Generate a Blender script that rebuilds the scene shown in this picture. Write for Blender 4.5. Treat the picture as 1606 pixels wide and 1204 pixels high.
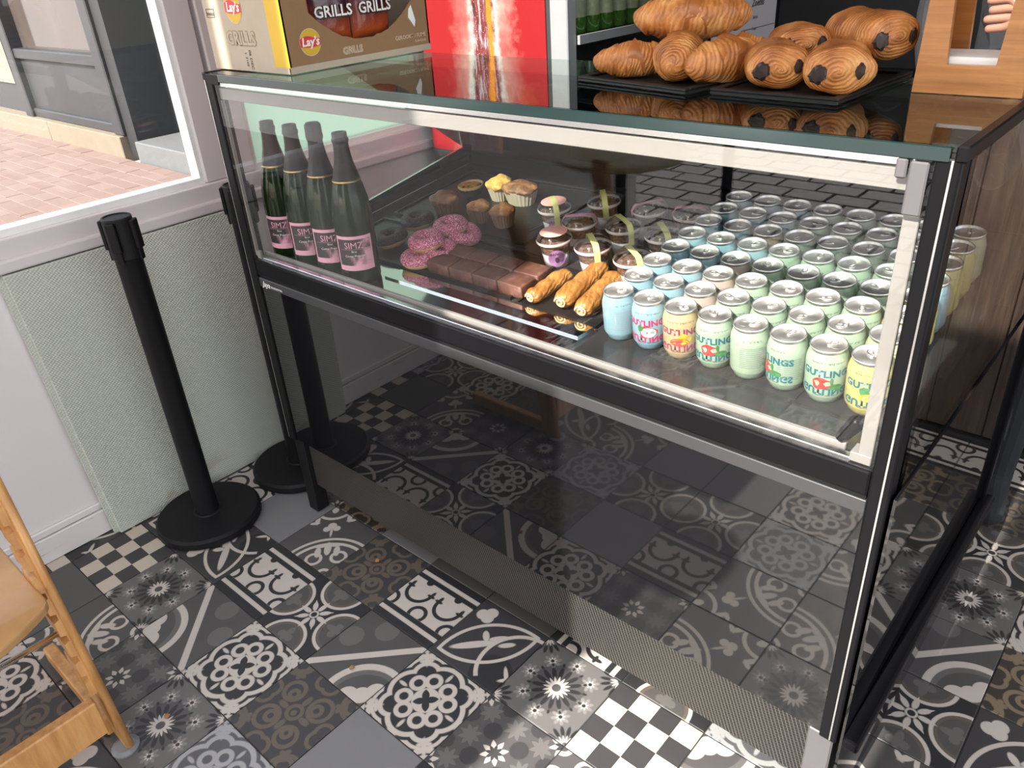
import bpy, bmesh, math, random
from mathutils import Vector, Matrix, noise
random.seed(7)
for o in list(bpy.data.objects): bpy.data.objects.remove(o)
scn = bpy.context.scene
COL = scn.collection
PI = math.pi

# ------------------------------------------------------------------ camera
FPX = 1233.9
RM = ((0.749772, -0.286374, 0.596516), (0.659006, 0.404373, -0.634187), (-0.059601, 0.868604, 0.491910))
CAM = Vector((1.72165, -0.92351, 1.41158))
cd = bpy.data.cameras.new('camera'); cam = bpy.data.objects.new('camera', cd); COL.objects.link(cam)
m4 = Matrix(RM).to_4x4(); m4.translation = CAM; cam.matrix_world = m4
cd.sensor_fit = 'HORIZONTAL'; cd.sensor_width = 36.0; cd.lens = 36.0 * FPX / 1606.0
cd.clip_start = 0.02; cd.clip_end = 200
scn.camera = cam

# ------------------------------------------------------------------ world, sun, exposure
w = bpy.data.worlds.new('sky'); scn.world = w; w.use_nodes = True
wt = w.node_tree; bg = wt.nodes['Background']
sk = wt.nodes.new('ShaderNodeTexSky'); sk.sky_type = 'NISHITA'; sk.sun_disc = False
sk.sun_elevation = math.radians(41); sk.sun_rotation = math.radians(180); sk.air_density = 1.0; sk.dust_density = 2.5
mxw = wt.nodes.new('ShaderNodeMix'); mxw.data_type = 'RGBA'; mxw.inputs[0].default_value = 0.55
wt.links.new(sk.outputs[0], mxw.inputs[6]); mxw.inputs[7].default_value = (5.2, 5.0, 4.8, 1)
wt.links.new(mxw.outputs[2], bg.inputs[0]); bg.inputs[1].default_value = 0.60
sl = bpy.data.lights.new('sun', 'SUN'); sl.energy = 13.0; sl.angle = math.radians(0.6); sl.color = (1.0, 0.95, 0.86)
so = bpy.data.objects.new('sun', sl); COL.objects.link(so)
SUN_DIR = Vector((0.02, 0.755, -0.656))
so.rotation_euler = SUN_DIR.to_track_quat('-Z', 'Y').to_euler(); so.location = (1.2, -6, 5)
scn.view_settings.view_transform = 'Standard'; scn.view_settings.look = 'None'
scn.view_settings.gamma = 1.0; scn.view_settings.use_curve_mapping = False
scn.view_settings.exposure = 0.0

# ------------------------------------------------------------------ helpers
def ray(u, v):
    d = Vector(((u - 803) / FPX, -(v - 602) / FPX, -1.0))
    return Vector([sum(RM[i][k] * d[k] for k in range(3)) for i in range(3)])
def at(u, v, axis, val):
    d = ray(u, v); t = (val - CAM[axis]) / d[axis]; return CAM + d * t
DS, DZ0, DY0 = 0.125, 0.765, 0.175            # display deck: z = DZ0 + DS (y - DY0)
DTILT = math.atan(DS)
def deckz(y): return DZ0 + DS * (y - DY0)
def deckpt(u, v, dz=0.0):
    d = ray(u, v); n = Vector((0, -DS, 1)); k = DZ0 + dz - DS * DY0
    return CAM + d * ((k - n.dot(CAM)) / n.dot(d))

def mesh_from(bm, name, smooth=False):
    me = bpy.data.meshes.new(name); bm.normal_update(); bm.to_mesh(me); bm.free()
    if smooth:
        for p in me.polygons: p.use_smooth = True
    return me
def obj(name, me, mat=None, parent=None, loc=None, rot=None, smooth=False):
    if isinstance(me, bmesh.types.BMesh): me = mesh_from(me, name, smooth)
    o = bpy.data.objects.new(name, me); COL.objects.link(o)
    if mat is not None and not (me.materials and me.materials[0]):
        for m in (mat if isinstance(mat, (list, tuple)) else [mat]): me.materials.append(m)
    if parent is not None: o.parent = parent
    if loc is not None: o.location = loc
    if rot is not None: o.rotation_euler = rot
    return o
def thing(name, label, cat, loc=(0, 0, 0), rot=(0, 0, 0), group=None):
    o = bpy.data.objects.new(name, None); COL.objects.link(o)
    o.location = loc; o.rotation_euler = rot; o.empty_display_size = 0.05
    return tag(o, label, cat, group)
def tag(o, label=None, cat=None, group=None, kind=None):
    if label: o['label'] = label
    if cat: o['category'] = cat
    if group: o['group'] = group
    if kind: o['kind'] = kind
    return o
def struct(o): o['kind'] = 'structure'; return o
def dup(root, loc, rot=None, label=None, group=None, parent=None):
    r = root.copy(); COL.objects.link(r); r.location = loc
    if rot is not None: r.rotation_euler = rot
    if label: r['label'] = label
    if group: r['group'] = group
    for ch in root.children:
        c = ch.copy(); COL.objects.link(c); c.parent = r
        for g in ch.children:
            d = g.copy(); COL.objects.link(d); d.parent = c
    return r

def box(bm, x0, x1, y0, y1, z0, z1, bev=0.0, seg=1, mi=0):
    vs = [bm.verts.new((x, y, z)) for x in (x0, x1) for y in (y0, y1) for z in (z0, z1)]
    q = [(0, 1, 3, 2), (4, 6, 7, 5), (0, 4, 5, 1), (2, 3, 7, 6), (0, 2, 6, 4), (1, 5, 7, 3)]
    fs = [bm.faces.new([vs[i] for i in f]) for f in q]
    for f in fs: f.material_index = mi
    if bev > 0:
        es = list({e for f in fs for e in f.edges})
        bmesh.ops.bevel(bm, geom=es, offset=bev, segments=seg, affect='EDGES', profile=0.5)
    return vs
def Box(x0, x1, y0, y1, z0, z1, bev=0.0, seg=1):
    bm = bmesh.new(); box(bm, x0, x1, y0, y1, z0, z1, bev, seg); return bm
def lathe(prof, n=32, bm=None, cx=0, cy=0):
    bm = bm or bmesh.new(); rings = []
    for r, z in prof:
        if r < 1e-6: rings.append([bm.verts.new((cx, cy, z))])
        else: rings.append([bm.verts.new((cx + r * math.cos(2 * PI * k / n), cy + r * math.sin(2 * PI * k / n), z)) for k in range(n)])
    for a, b in zip(rings, rings[1:]):
        for k in range(n):
            k2 = (k + 1) % n
            if len(a) == 1 and len(b) == 1: continue
            if len(a) == 1: bm.faces.new((a[0], b[k2], b[k]))
            elif len(b) == 1: bm.faces.new((a[k], a[k2], b[0]))
            else: bm.faces.new((a[k], a[k2], b[k2], b[k]))
    return bm
def prism(pts, d0, d1, axis='y', bm=None, bev=0.0):
    """polygon pts (a,b) extruded from d0 to d1 along axis"""
    bm = bm or bmesh.new()
    def P(a, b, d): return {'y': (a, d, b), 'x': (d, a, b), 'z': (a, b, d)}[axis]
    A = [bm.verts.new(P(a, b, d0)) for a, b in pts]; B = [bm.verts.new(P(a, b, d1)) for a, b in pts]
    fs = [bm.faces.new(A), bm.faces.new(list(reversed(B)))]
    n = len(pts)
    for i in range(n): fs.append(bm.faces.new((A[i], B[i], B[(i + 1) % n], A[(i + 1) % n])))
    bmesh.ops.recalc_face_normals(bm, faces=fs)
    if bev > 0:
        es = list({e for f in fs[:2] for e in f.edges})
        bmesh.ops.bevel(bm, geom=es, offset=bev, segments=2, affect='EDGES', profile=0.5)
    return bm
def tube(pts, rad, n=10, bm=None, cap=True):
    bm = bm or bmesh.new(); pts = [Vector(p) for p in pts]; rings = []
    for i, p in enumerate(pts):
        t = (pts[min(i + 1, len(pts) - 1)] - pts[max(i - 1, 0)]).normalized()
        up = Vector((0, 0, 1)) if abs(t.z) < 0.9 else Vector((1, 0, 0))
        a = t.cross(up).normalized(); b = t.cross(a).normalized()
        r = rad[i] if isinstance(rad, (list, tuple)) else rad
        rings.append([bm.verts.new(p + (a * math.cos(2 * PI * k / n) + b * math.sin(2 * PI * k / n)) * r) for k in range(n)])
    for A, B in zip(rings, rings[1:]):
        for k in range(n): bm.faces.new((A[k], A[(k + 1) % n], B[(k + 1) % n], B[k]))
    if cap: bm.faces.new(list(reversed(rings[0]))); bm.faces.new(rings[-1])
    bmesh.ops.recalc_face_normals(bm, faces=bm.faces)
    return bm
def textmesh(s, size=0.01, bold=0.0, shear=0.0, align='CENTER', depth=0.0, space=1.0):
    cu = bpy.data.curves.new('txt', 'FONT'); cu.body = s; cu.size = size; cu.offset = bold * size; cu.shear = shear
    cu.align_x = align; cu.align_y = 'CENTER'; cu.extrude = depth; cu.resolution_u = 2; cu.space_character = space
    o = bpy.data.objects.new('txt', cu); COL.objects.link(o)
    dg = bpy.context.evaluated_depsgraph_get()
    me = bpy.data.meshes.new_from_object(o.evaluated_get(dg)); bpy.data.objects.remove(o); bpy.data.curves.remove(cu)
    me.materials.clear()
    return me
def wrap(me, r, z, ang=0.0, flip=False, sx=1.0):
    """bend a flat xy mesh round a vertical cylinder; text faces -y at ang 0"""
    for v in me.vertices:
        x, y = v.co.x * sx, (-v.co.y if flip else v.co.y); a = x / r + ang
        v.co = (r * math.sin(a), -r * math.cos(a), z + y)
    return me
def disc2d(cx, cy, rx, ry, n=20, f=None):
    bm = bmesh.new(); c = bm.verts.new((cx, cy, 0))
    vs = []
    for k in range(n):
        t = 2 * PI * k / n; s = f(t) if f else 1.0
        vs.append(bm.verts.new((cx + rx * s * math.cos(t), cy + ry * s * math.sin(t), 0)))
    for k in range(n): bm.faces.new((c, vs[k], vs[(k + 1) % n]))
    return bm

# ------------------------------------------------------------------ shader maths
class V:
    T = None
    def __init__(s, k): s.k = k
    def __add__(a, b): return mt('ADD', a, b)
    __radd__ = __add__
    def __sub__(a, b): return mt('SUBTRACT', a, b)
    def __rsub__(a, b): return mt('SUBTRACT', b, a)
    def __mul__(a, b): return mt('MULTIPLY', a, b)
    __rmul__ = __mul__
    def __truediv__(a, b): return mt('DIVIDE', a, b)
    def __abs__(a): return mt('ABSOLUTE', a)
def mt(op, *a, clamp=False):
    n = V.T.nodes.new('ShaderNodeMath'); n.operation = op; n.use_clamp = clamp
    for i, x in enumerate(a):
        if isinstance(x, V): V.T.links.new(x.k, n.inputs[i])
        else: n.inputs[i].default_value = float(x)
    return V(n.outputs[0])
def vmin(*a):
    r = a[0]
    for b in a[1:]: r = mt('MINIMUM', r, b)
    return r
def vmax(*a):
    r = a[0]
    for b in a[1:]: r = mt('MAXIMUM', r, b)
    return r
def vlen(x, y): return mt('SQRT', x * x + y * y)
def circ(x, y, cx, cy, r): return vlen(x - cx, y - cy) - r
def ring(x, y, cx, cy, r, wd): return abs(circ(x, y, cx, cy, r)) - wd
def rect(x, y, cx, cy, a, b): return vmax(abs(x - cx) - a, abs(y - cy) - b)
def ell(x, y, cx, cy, a, b): return (vlen((x - cx) / a, (y - cy) / b) - 1.0) * min(a, b)
def msk(d, aa=0.02): return mt('MULTIPLY_ADD', d, -1.0 / aa, 0.5, clamp=True)
def fold(x, y, k, rot=0.0):
    r = vlen(x, y); s = 2 * PI / k
    a = mt('ARCTAN2', y, x) + (rot + s / 2 + 8 * PI)
    a = mt('MODULO', a, s) - s / 2
    return r * mt('COSINE', a), r * mt('SINE', a), r, a
def star(r, a, k, R1, R2): return r - (abs(a) * ((R2 - R1) / (PI / k)) + R1)
def rot45(x, y): return (x + y) * 0.70711, (y - x) * 0.70711
def mixc(c0, c1, f):
    n = V.T.nodes.new('ShaderNodeMix'); n.data_type = 'RGBA'
    for i, c in ((6, c0), (7, c1)):
        if isinstance(c, V): V.T.links.new(c.k, n.inputs[i])
        else: n.inputs[i].default_value = (c[0], c[1], c[2], 1)
    if isinstance(f, V): V.T.links.new(f.k, n.inputs[0])
    else: n.inputs[0].default_value = f
    return V(n.outputs[2])
def coords(kind='Object', scale=1.0):
    tc = V.T.nodes.new('ShaderNodeTexCoord'); sp = V.T.nodes.new('ShaderNodeSeparateXYZ')
    V.T.links.new(tc.outputs[kind], sp.inputs[0])
    return [V(sp.outputs[i]) * scale if scale != 1.0 else V(sp.outputs[i]) for i in range(3)]
def vec(x, y, z):
    n = V.T.nodes.new('ShaderNodeCombineXYZ')
    for i, a in enumerate((x, y, z)):
        if isinstance(a, V): V.T.links.new(a.k, n.inputs[i])
        else: n.inputs[i].default_value = a
    return n.outputs[0]
def noisev(scale=5.0, detail=3.0, rough=0.55, vector=None, kind='Object'):
    n = V.T.nodes.new('ShaderNodeTexNoise'); n.inputs['Scale'].default_value = scale
    n.inputs['Detail'].default_value = detail; n.inputs['Roughness'].default_value = rough
    if vector is None:
        tc = V.T.nodes.new('ShaderNodeTexCoord'); vector = tc.outputs[kind]
    V.T.links.new(vector, n.inputs['Vector'])
    return V(n.outputs[0])
def ramp(f, *stops):
    n = V.T.nodes.new('ShaderNodeValToRGB'); V.T.links.new(f.k, n.inputs[0])
    e = n.color_ramp.elements
    while len(e) < len(stops): e.new(0.5)
    for k, (p, c) in enumerate(stops): e[k].position = p; e[k].color = (c[0], c[1], c[2], 1)
    return V(n.outputs[0])
MATS = {}
def begin(name):
    m = bpy.data.materials.new(name); m.use_nodes = True; V.T = m.node_tree
    return m, V.T.nodes['Principled BSDF']
def setp(b, col=None, rough=None, metal=None, spec=None, coat=None, bump=None, bstr=0.3, bdist=0.002, **kw):
    def s(k, v):
        if isinstance(v, V): V.T.links.new(v.k, b.inputs[k])
        elif isinstance(v, (tuple, list)): b.inputs[k].default_value = (v[0], v[1], v[2], 1)
        else: b.inputs[k].default_value = v
    if col is not None: s('Base Color', col)
    if rough is not None: s('Roughness', rough)
    if metal is not None: s('Metallic', metal)
    if spec is not None: s('Specular IOR Level', spec)
    if coat is not None: s('Coat Weight', coat)
    for k, v in kw.items(): s(k.replace('_', ' '), v)
    if bump is not None:
        n = V.T.nodes.new('ShaderNodeBump'); n.inputs['Strength'].default_value = bstr; n.inputs['Distance'].default_value = bdist
        V.T.links.new(bump.k, n.inputs['Height']); V.T.links.new(n.outputs[0], b.inputs['Normal'])
def plain(name, col, rough=0.5, metal=0.0, vary=0.08, nscale=20, spec=0.5, bump=0.0, coat=0.0, **kw):
    if name in MATS: return MATS[name]
    m, b = begin(name)
    n = noisev(nscale, 4)
    c = mixc([x * (1 - vary) for x in col], [min(1, x * (1 + vary)) for x in col], n)
    setp(b, c, rough, metal, spec, coat, bump=n if bump else None, bstr=bump, **kw)
    MATS[name] = m; return m
def glassmat(name, tint=(1, 1, 1), r0=0.045, rough=0.0):
    m = bpy.data.materials.new(name); m.use_nodes = True; t = m.node_tree; V.T = t
    t.nodes.remove(t.nodes['Principled BSDF']); out = t.nodes['Material Output']
    tr = t.nodes.new('ShaderNodeBsdfTransparent'); tr.inputs[0].default_value = (*tint, 1)
    gl = t.nodes.new('ShaderNodeBsdfGlossy'); gl.inputs['Roughness'].default_value = rough
    lw = t.nodes.new('ShaderNodeLayerWeight'); lw.inputs[0].default_value = 0.5
    f = V(lw.outputs['Facing']); f = mt('POWER', f, 5.0) * (1 - r0) + r0
    mx = t.nodes.new('ShaderNodeMixShader'); t.links.new(f.k, mx.inputs[0])
    t.links.new(tr.outputs[0], mx.inputs[1]); t.links.new(gl.outputs[0], mx.inputs[2]); t.links.new(mx.outputs[0], out.inputs[0])
    MATS[name] = m; return m

M_black = plain('black satin metal', (0.005, 0.005, 0.006), 0.36, vary=0.1, spec=0.14)
M_blackmatt = plain('black powder coat', (0.010, 0.010, 0.011), 0.5, spec=0.18, vary=0.15, nscale=120, bump=0.05)
M_chrome = plain('bright aluminium', (0.72, 0.72, 0.72), 0.22, 1.0, vary=0.05)
M_steel = plain('polished steel', (0.62, 0.64, 0.63), 0.07, 1.0, vary=0.04, nscale=8)
M_whitealu = plain('white strip', (0.22, 0.21, 0.195), 0.45, vary=0.04)
M_greyplastic = plain('grey hinge plastic', (0.10, 0.095, 0.10), 0.45)
M_glass = glassmat('clear glass', (1, 1, 1), 0.040)
M_topglass = glassmat('top glass', (0.72, 0.80, 0.77), 0.05)
M_white = plain('white paper', (0.80, 0.79, 0.77), 0.7)
# ------------------------------------------------------------------ floor tiles (cement tile prints)
WH = (0.52, 0.47, 0.42); CRM = (0.53, 0.465, 0.37); BK = (0.020, 0.020, 0.022); DK = (0.040, 0.038, 0.040)
G1 = (0.075, 0.070, 0.070); G2 = (0.125, 0.117, 0.113); G3 = (0.20, 0.187, 0.178); BR = (0.115, 0.092, 0.070)
def pat_checker(x, y):
    c = mt('MODULO', mt('FLOOR', (x + 1.0) * 2.0) + mt('FLOOR', (y + 1.0) * 2.0), 2.0)
    return mixc(CRM, DK, mt('GREATER_THAN', c, 0.5))
def pat_sunburst(x, y):
    c = mixc(G2, G1, msk(circ(x, y, 0, 0, 0.62)))
    px, py, r, a = fold(x, y, 8)
    # ring of eight flowers
    fx, fy, fr, fa = fold(px - 0.74, py, 8)
    c = mixc(c, G3, msk(ell(fx, fy, 0.12, 0, 0.085, 0.042)))
    c = mixc(c, WH, msk(star(fr, fa, 8, 0.11, 0.05)))
    c = mixc(c, BK, msk(fr - 0.045))
    # central burst
    qx, qy, qr, qa = fold(x, y, 16)
    c = mixc(c, BK, msk(ell(qx, qy, 0.40, 0, 0.16, 0.052)))
    c = mixc(c, BK, msk(ell(qx, qy, 0.63, 0, 0.05, 0.032)))
    c = mixc(c, WH, msk(star(qr, qa, 16, 0.31, 0.16)))
    c = mixc(c, G1, msk(qr - 0.10))
    # quarter bursts in the corners
    ux, uy = 1.0 - abs(x), 1.0 - abs(y)
    sx, sy, sr, sa = fold(ux, uy, 16)
    c = mixc(c, BK, msk(ell(sx, sy, 0.32, 0, 0.13, 0.042)))
    c = mixc(c, WH, msk(star(sr, sa, 16, 0.24, 0.11)))
    return mixc(c, G1, msk(sr - 0.07))
def pat_stars(x, y):
    ax, ay = abs(x), abs(y)
    c = mixc(G1, DK, msk(vmin(circ(ax, ay, 0.36, 0.36, 0.20), circ(ax, ay, 1.0, 0.40, 0.20), circ(ax, ay, 0.40, 1.0, 0.20))))
    for cx, cy in ((0.68, 0.0), (0.0, 0.68), (0.68, 0.68)):
        _, _, r, a = fold(ax - cx, ay - cy, 8); c = mixc(c, G2, msk(star(r, a, 8, 0.26, 0.13)))
    for cx, cy in ((0.0, 0.0), (1.0, 1.0)):
        _, _, r, a = fold(ax - cx, ay - cy, 8)
        c = mixc(c, WH, msk(star(r, a, 8, 0.30, 0.15))); c = mixc(c, DK, msk(star(r, a, 8, 0.10, 0.19)))
    return c
def pat_band(x, y):
    d, s = rot45(x, y)                     # d along the diagonal, s across it
    c = mixc(G1, G2, msk(ring(x, y, 1.0, -1.0, 0.95, 0.12)))
    c = mixc(c, G2, msk(vmin(circ(x, y, -0.72, 0.15, 0.30), circ(x, y, -0.15, 0.78, 0.30))))
    c = mixc(c, G1, msk(abs(s - 0.20) - 0.11))
    c = mixc(c, WH, msk(abs(s + 0.02) - 0.085))
    c = mixc(c, WH, msk(vmax(ring(x, y, 0.95, -0.95, 0.98, 0.085), s + 0.02)))
    return mixc(c, WH, msk(vmin(circ(x, y, 0.56, -1.0, 0.24), circ(x, y, 1.0, -0.56, 0.24), circ(x, y, 0.80, -0.80, 0.21))))
def pat_knot(x, y, a0=BK, a1=WH):
    x = x * 0.80; y = y * 0.80
    ax, ay = abs(x), abs(y); u, v = vmax(ax, ay), vmin(ax, ay)
    q = vmin(circ(u, v, 0.36, 0.0, 0.36), circ(u, v, 0.40, 0.40, 0.20))
    c = mixc(a0, a1, msk(abs(q - 0.03) - 0.045))
    c = mixc(c, a1, msk(abs(q - 0.17) - 0.032))
    # inner scrolls
    inn = vmin(ring(u, v, 0.37, 0.175, 0.125, 0.042), circ(u, v, 0.0, 0.0, 0.255), ell(u, v, 0.58, 0.0, 0.09, 0.035))
    c = mixc(c, a1, msk(inn))
    px, py, r, a = fold(x, y, 4, PI / 4); c = mixc(c, a0, msk(star(r, a, 4, 0.23, 0.085)))
    # fleurons in the corners
    ex, ey = rot45(0.80 - u, 0.80 - v)
    fl = vmin(ell(ex, abs(ey), 0.22, 0.0, 0.17, 0.045), ell(ex, abs(ey), 0.15, 0.09, 0.05, 0.09), ell(ex, abs(ey), 0.27, 0.07, 0.035, 0.06))
    c = mixc(c, a1, msk(fl))
    return mixc(c, a1, msk(vmin((0.80 - u) + (0.80 - v) - 0.10, ell(u, v, 0.79, 0.0, 0.04, 0.10))))
def pat_knotgrey(x, y): return pat_knot(x, y, (0.085, 0.088, 0.095), (0.33, 0.33, 0.33))
def pat_scroll(x, y, a0=DK, a1=BR):
    ax, ay = abs(x), abs(y); u, v = vmax(ax, ay), vmin(ax, ay)
    s = vmin(ring(x, y, 0.42, 0.40, 0.27, 0.05), ring(x, y, 0.36, 0.34, 0.12, 0.05), ring(x, y, -0.46, 0.36, 0.24, 0.05), ring(x, y, -0.40, 0.30, 0.10, 0.05), ring(x, y, 0.36, -0.46, 0.24, 0.05), ring(x, y, 0.30, -0.40, 0.10, 0.05), ring(x, y, -0.40, -0.42, 0.27, 0.05), ring(x, y, -0.34, -0.36, 0.12, 0.05), ring(x, y, 0.0, 0.02, 0.17, 0.045),
             ring(u, v, 0.94, 0.10, 0.20, 0.045), ring(u, v, 1.0, 1.0, 0.38, 0.045),
             ring(u, v, 0.92, 0.86, 0.14, 0.05), ell(u, v, 0.36, 0.02, 0.14, 0.05), ell(u, v, 0.72, 0.70, 0.07, 0.13), circ(u, v, 0.0, 0.0, 0.07))
    return mixc(a0, a1, msk(s))
def pat_scrollbrown(x, y): return pat_scroll(x, y, (0.035, 0.030, 0.026), (0.20, 0.155, 0.10))
def pat_star8(x, y):
    ax, ay = abs(x), abs(y); u, v = vmax(ax, ay), vmin(ax, ay)
    d = circ(u, v, 1.0, 0.0, 0.60)
    c = mixc(BK, G1, msk(d)); c = mixc(c, BR, msk(abs(d + 0.09) - 0.03)); c = mixc(c, WH, msk(abs(d) - 0.042))
    lx = 1.0 - u
    c = mixc(c, G2, msk(vmin(ell(lx, v, 0.22, 0.0, 0.24, 0.09), ell(lx, v, 0.15, 0.13, 0.10, 0.10))))
    px, py, r, a = fold(x, y, 8)
    pet = vmin(ell(px, py, 0.27, 0, 0.14, 0.066), vmax(star(r, a, 8, 0.50, -0.10), 0.22 - r))
    c = mixc(c, WH, msk(pet))
    return mixc(c, WH, msk(abs(r - 0.10) - 0.022))
def pat_border(x, y):
    ay = abs(y)
    c = mixc(BK, WH, msk(vmin(abs(ay - 0.74) - 0.06, ay - 0.54)))
    xm = mt('MODULO', x + 3.0, 1.0) - 0.5
    arc = vmax(ring(xm, y, 0.0, -0.18, 0.36, 0.05), -0.20 - y)
    leg = vmin(ell(abs(xm), y, 0.36, -0.26, 0.05, 0.12), ell(abs(xm), y, 0.36, -0.20, 0.12, 0.05), circ(xm, y, 0.0, -0.54, 0.11))
    arc2 = vmax(ring(abs(xm), y, 0.5, 0.42, 0.22, 0.05), y - 0.54)
    return mixc(c, BK, msk(vmin(arc, leg, arc2)))
def pat_vesica(x, y):
    d, s = rot45(x, y)
    c = mixc(DK, BK, msk(circ(x, y, 0.6, -0.6, 0.5)))
    v = vmax(circ(d, s, 0.0, -0.95, 1.55), circ(d, s, 0.0, 0.95, 1.55))
    c = mixc(c, WH, msk(vmax(abs(v + 0.05) - 0.045, abs(d) - 1.3)))
    c = mixc(c, WH, msk(vmax(ring(d, s, 0.62, -0.85, 0.95, 0.05), -0.9 - s)))
    br = vmin(ell(d, s, -0.35, 0.0, 0.55, 0.10), ell(d, s, 0.25, 0.10, 0.24, 0.075), ell(d, s, 0.42, -0.12, 0.20, 0.07), ell(d, s, -0.05, 0.22, 0.08, 0.16))
    c = mixc(c, WH, msk(br))
    c = mixc(c, WH, msk(vmin(circ(d, s, -0.10, 0.92, 0.16), circ(d, s, 0.12, 0.92, 0.16), ell(d, s, 0.0, 0.78, 0.16, 0.16))))
    return mixc(c, WH, msk(vmin(ell(d, s, 0.35, -0.98, 0.05, 0.24), ell(d, s, 0.35, -1.10, 0.20, 0.05))))
def pat_flower(x, y):
    c = mixc(G1, WH, msk(vmin(ring(x, y, -1.0, 1.0, 1.38, 0.045), ring(x, y, -1.0, 1.0, 1.18, 0.05))))
    d, s = rot45(x, y * -1.0); sa = abs(s)
    tre = vmin(circ(d, sa, 0.55, 0.0, 0.13), circ(d, sa, 0.42, 0.14, 0.11), ell(d, sa, 0.28, 0.0, 0.20, 0.035))
    lf = vmin(ell(d, sa, -0.42, 0.0, 0.26, 0.10), ell(d, sa, -0.55, 0.26, 0.20, 0.09), ell(d, sa, -0.30, 0.22, 0.07, 0.16), ring(d, sa, -0.80, 0.34, 0.20, 0.045))
    c = mixc(c, WH, msk(vmin(tre, lf)))
    c = mixc(c, WH, msk(vmin(ring(x, y, 1.0, -1.0, 0.55, 0.05), ell(d, sa, 0.85, 0.46, 0.20, 0.07), ell(d, sa, 0.72, 0.52, 0.06, 0.14))))
    return mixc(c, WH, msk(vmin(ell(d, sa, 1.28, 0.0, 0.16, 0.10), ring(x, y, -1.0, 1.0, 0.16, 0.05))))
def pat_grey(x, y): return mixc((0.165, 0.165, 0.168), (0.19, 0.19, 0.19), noisev(14, 4))
def pat_dark(x, y): return mixc((0.070, 0.072, 0.066), (0.085, 0.085, 0.08), noisev(14, 4))
PATS = dict(a=pat_checker, b=pat_sunburst, c=pat_stars, d=pat_band, e=pat_knot, l=pat_knotgrey, f=pat_scroll, w=pat_scrollbrown,
            g=pat_star8, h=pat_border, i=pat_vesica, k=pat_flower, j=pat_grey, n=pat_dark)
def tilemat(key, fn):
    m, b = begin('cement tile ' + fn.__name__[4:])
    x, y, z = coords('Object', 10.1)
    c = fn(x, y)
    n = noisev(26, 6, 0.65)
    c = mixc(c, (0.08, 0.077, 0.073), n * 0.16)
    setp(b, c, mt('MULTIPLY_ADD', n, 0.25, 0.34), 0.0, 0.4)
    return m
TMAT = {k: tilemat(k, f) for k, f in PATS.items()}
TS = 0.2; GX, GY = -0.132, -0.548; XW = -0.39
tile_mesh = {}
def tilemesh(k, cut=False):
    if (k, cut) not in tile_mesh:
        x0 = (XW + 0.002) - (GX - 2 * TS + 0.1) if cut else -0.0987
        bm = Box(x0, 0.0987, -0.0987, 0.0987, -0.012, 0.0, 0.0)
        top = [e for e in bm.edges if all(v.co.z > -1e-5 for v in e.verts)]
        bmesh.ops.bevel(bm, geom=top, offset=0.0012, segments=1, affect='EDGES')
        me = mesh_from(bm, 'tile'); me.materials.append(TMAT[k]); tile_mesh[(k, cut)] = me
    return tile_mesh[(k, cut)]
M_grout = plain('dark grout', (0.035, 0.033, 0.032), 0.85)
floor = struct(obj('floor', Box(XW, 3.6, -2.3, 2.3, -0.06, -0.0025), M_grout))
known = {(0, 0): 'b', (1, 0): 'd3', (2, 0): 'e', (3, 0): 'f', (4, 0): 'j', (0, -1): 'k3', (1, -1): 'c', (2, -1): 'b', (3, -1): 'l', (4, -1): 'g',
         (-1, -1): 'n', (-1, 0): 'a1', (-1, 1): 'i', (0, 1): 'i1', (1, 1): 'h2', (2, 1): 'g', (3, 1): 'd', (4, 1): 'e', (5, 1): 'c', (6, 1): 'k',
         (0, 2): 'j', (1, 2): 'k2', (2, 2): 'f', (3, 2): 'h2', (4, 2): 'i', (5, 2): 'b', (6, 2): 'a', (7, 2): 'd2', (7, 1): 'b', (8, 4): 'g', (8, 5): 'd',
         (8, 6): 'b', (8, 7): 'g', (8, 8): 'f', (8, 9): 'h', (9, 5): 'w', (9, 4): 'i', (8, 3): 'k1', (9, 6): 'e', (8, 2): 'j', (9, 9): 'h', (9, 8): 'w',
         (-2, 0): 'i', (-2, -1): 'a', (0, -2): 'e', (1, -2): 'f', (2, -2): 'i', (3, -2): 'k', (-1, -2): 'g', (-2, 1): 'i2', (-1, 2): 'h', (7, 0): 'k',
         (6, 0): 'k2', (5, 0): 'h', (6, -1): 'l', (7, -1): 'k1', (5, -1): 'g', (6, -2): 'e', (7, -2): 'i', (5, -2): 'j', (5, -3): 'a', (6, -3): 'b', (7, -3): 'd'}
keys = 'abcdeflghikjnw'
for i in range(-2, 12):
    for j in range(-6, 10):
        s = known.get((i, j)) or random.choice(keys) + str(random.randint(0, 3))
        k = s[0]; q = int(s[1]) if len(s) > 1 else 0
        cut = i == -2
        o = obj('tile', tilemesh(k, cut), None, floor, (GX + TS * (i + 0.5), GY + TS * (j + 0.5), random.uniform(-0.0004, 0.0004)))
        if not cut: o.rotation_euler = (0, 0, q * PI / 2)

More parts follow.
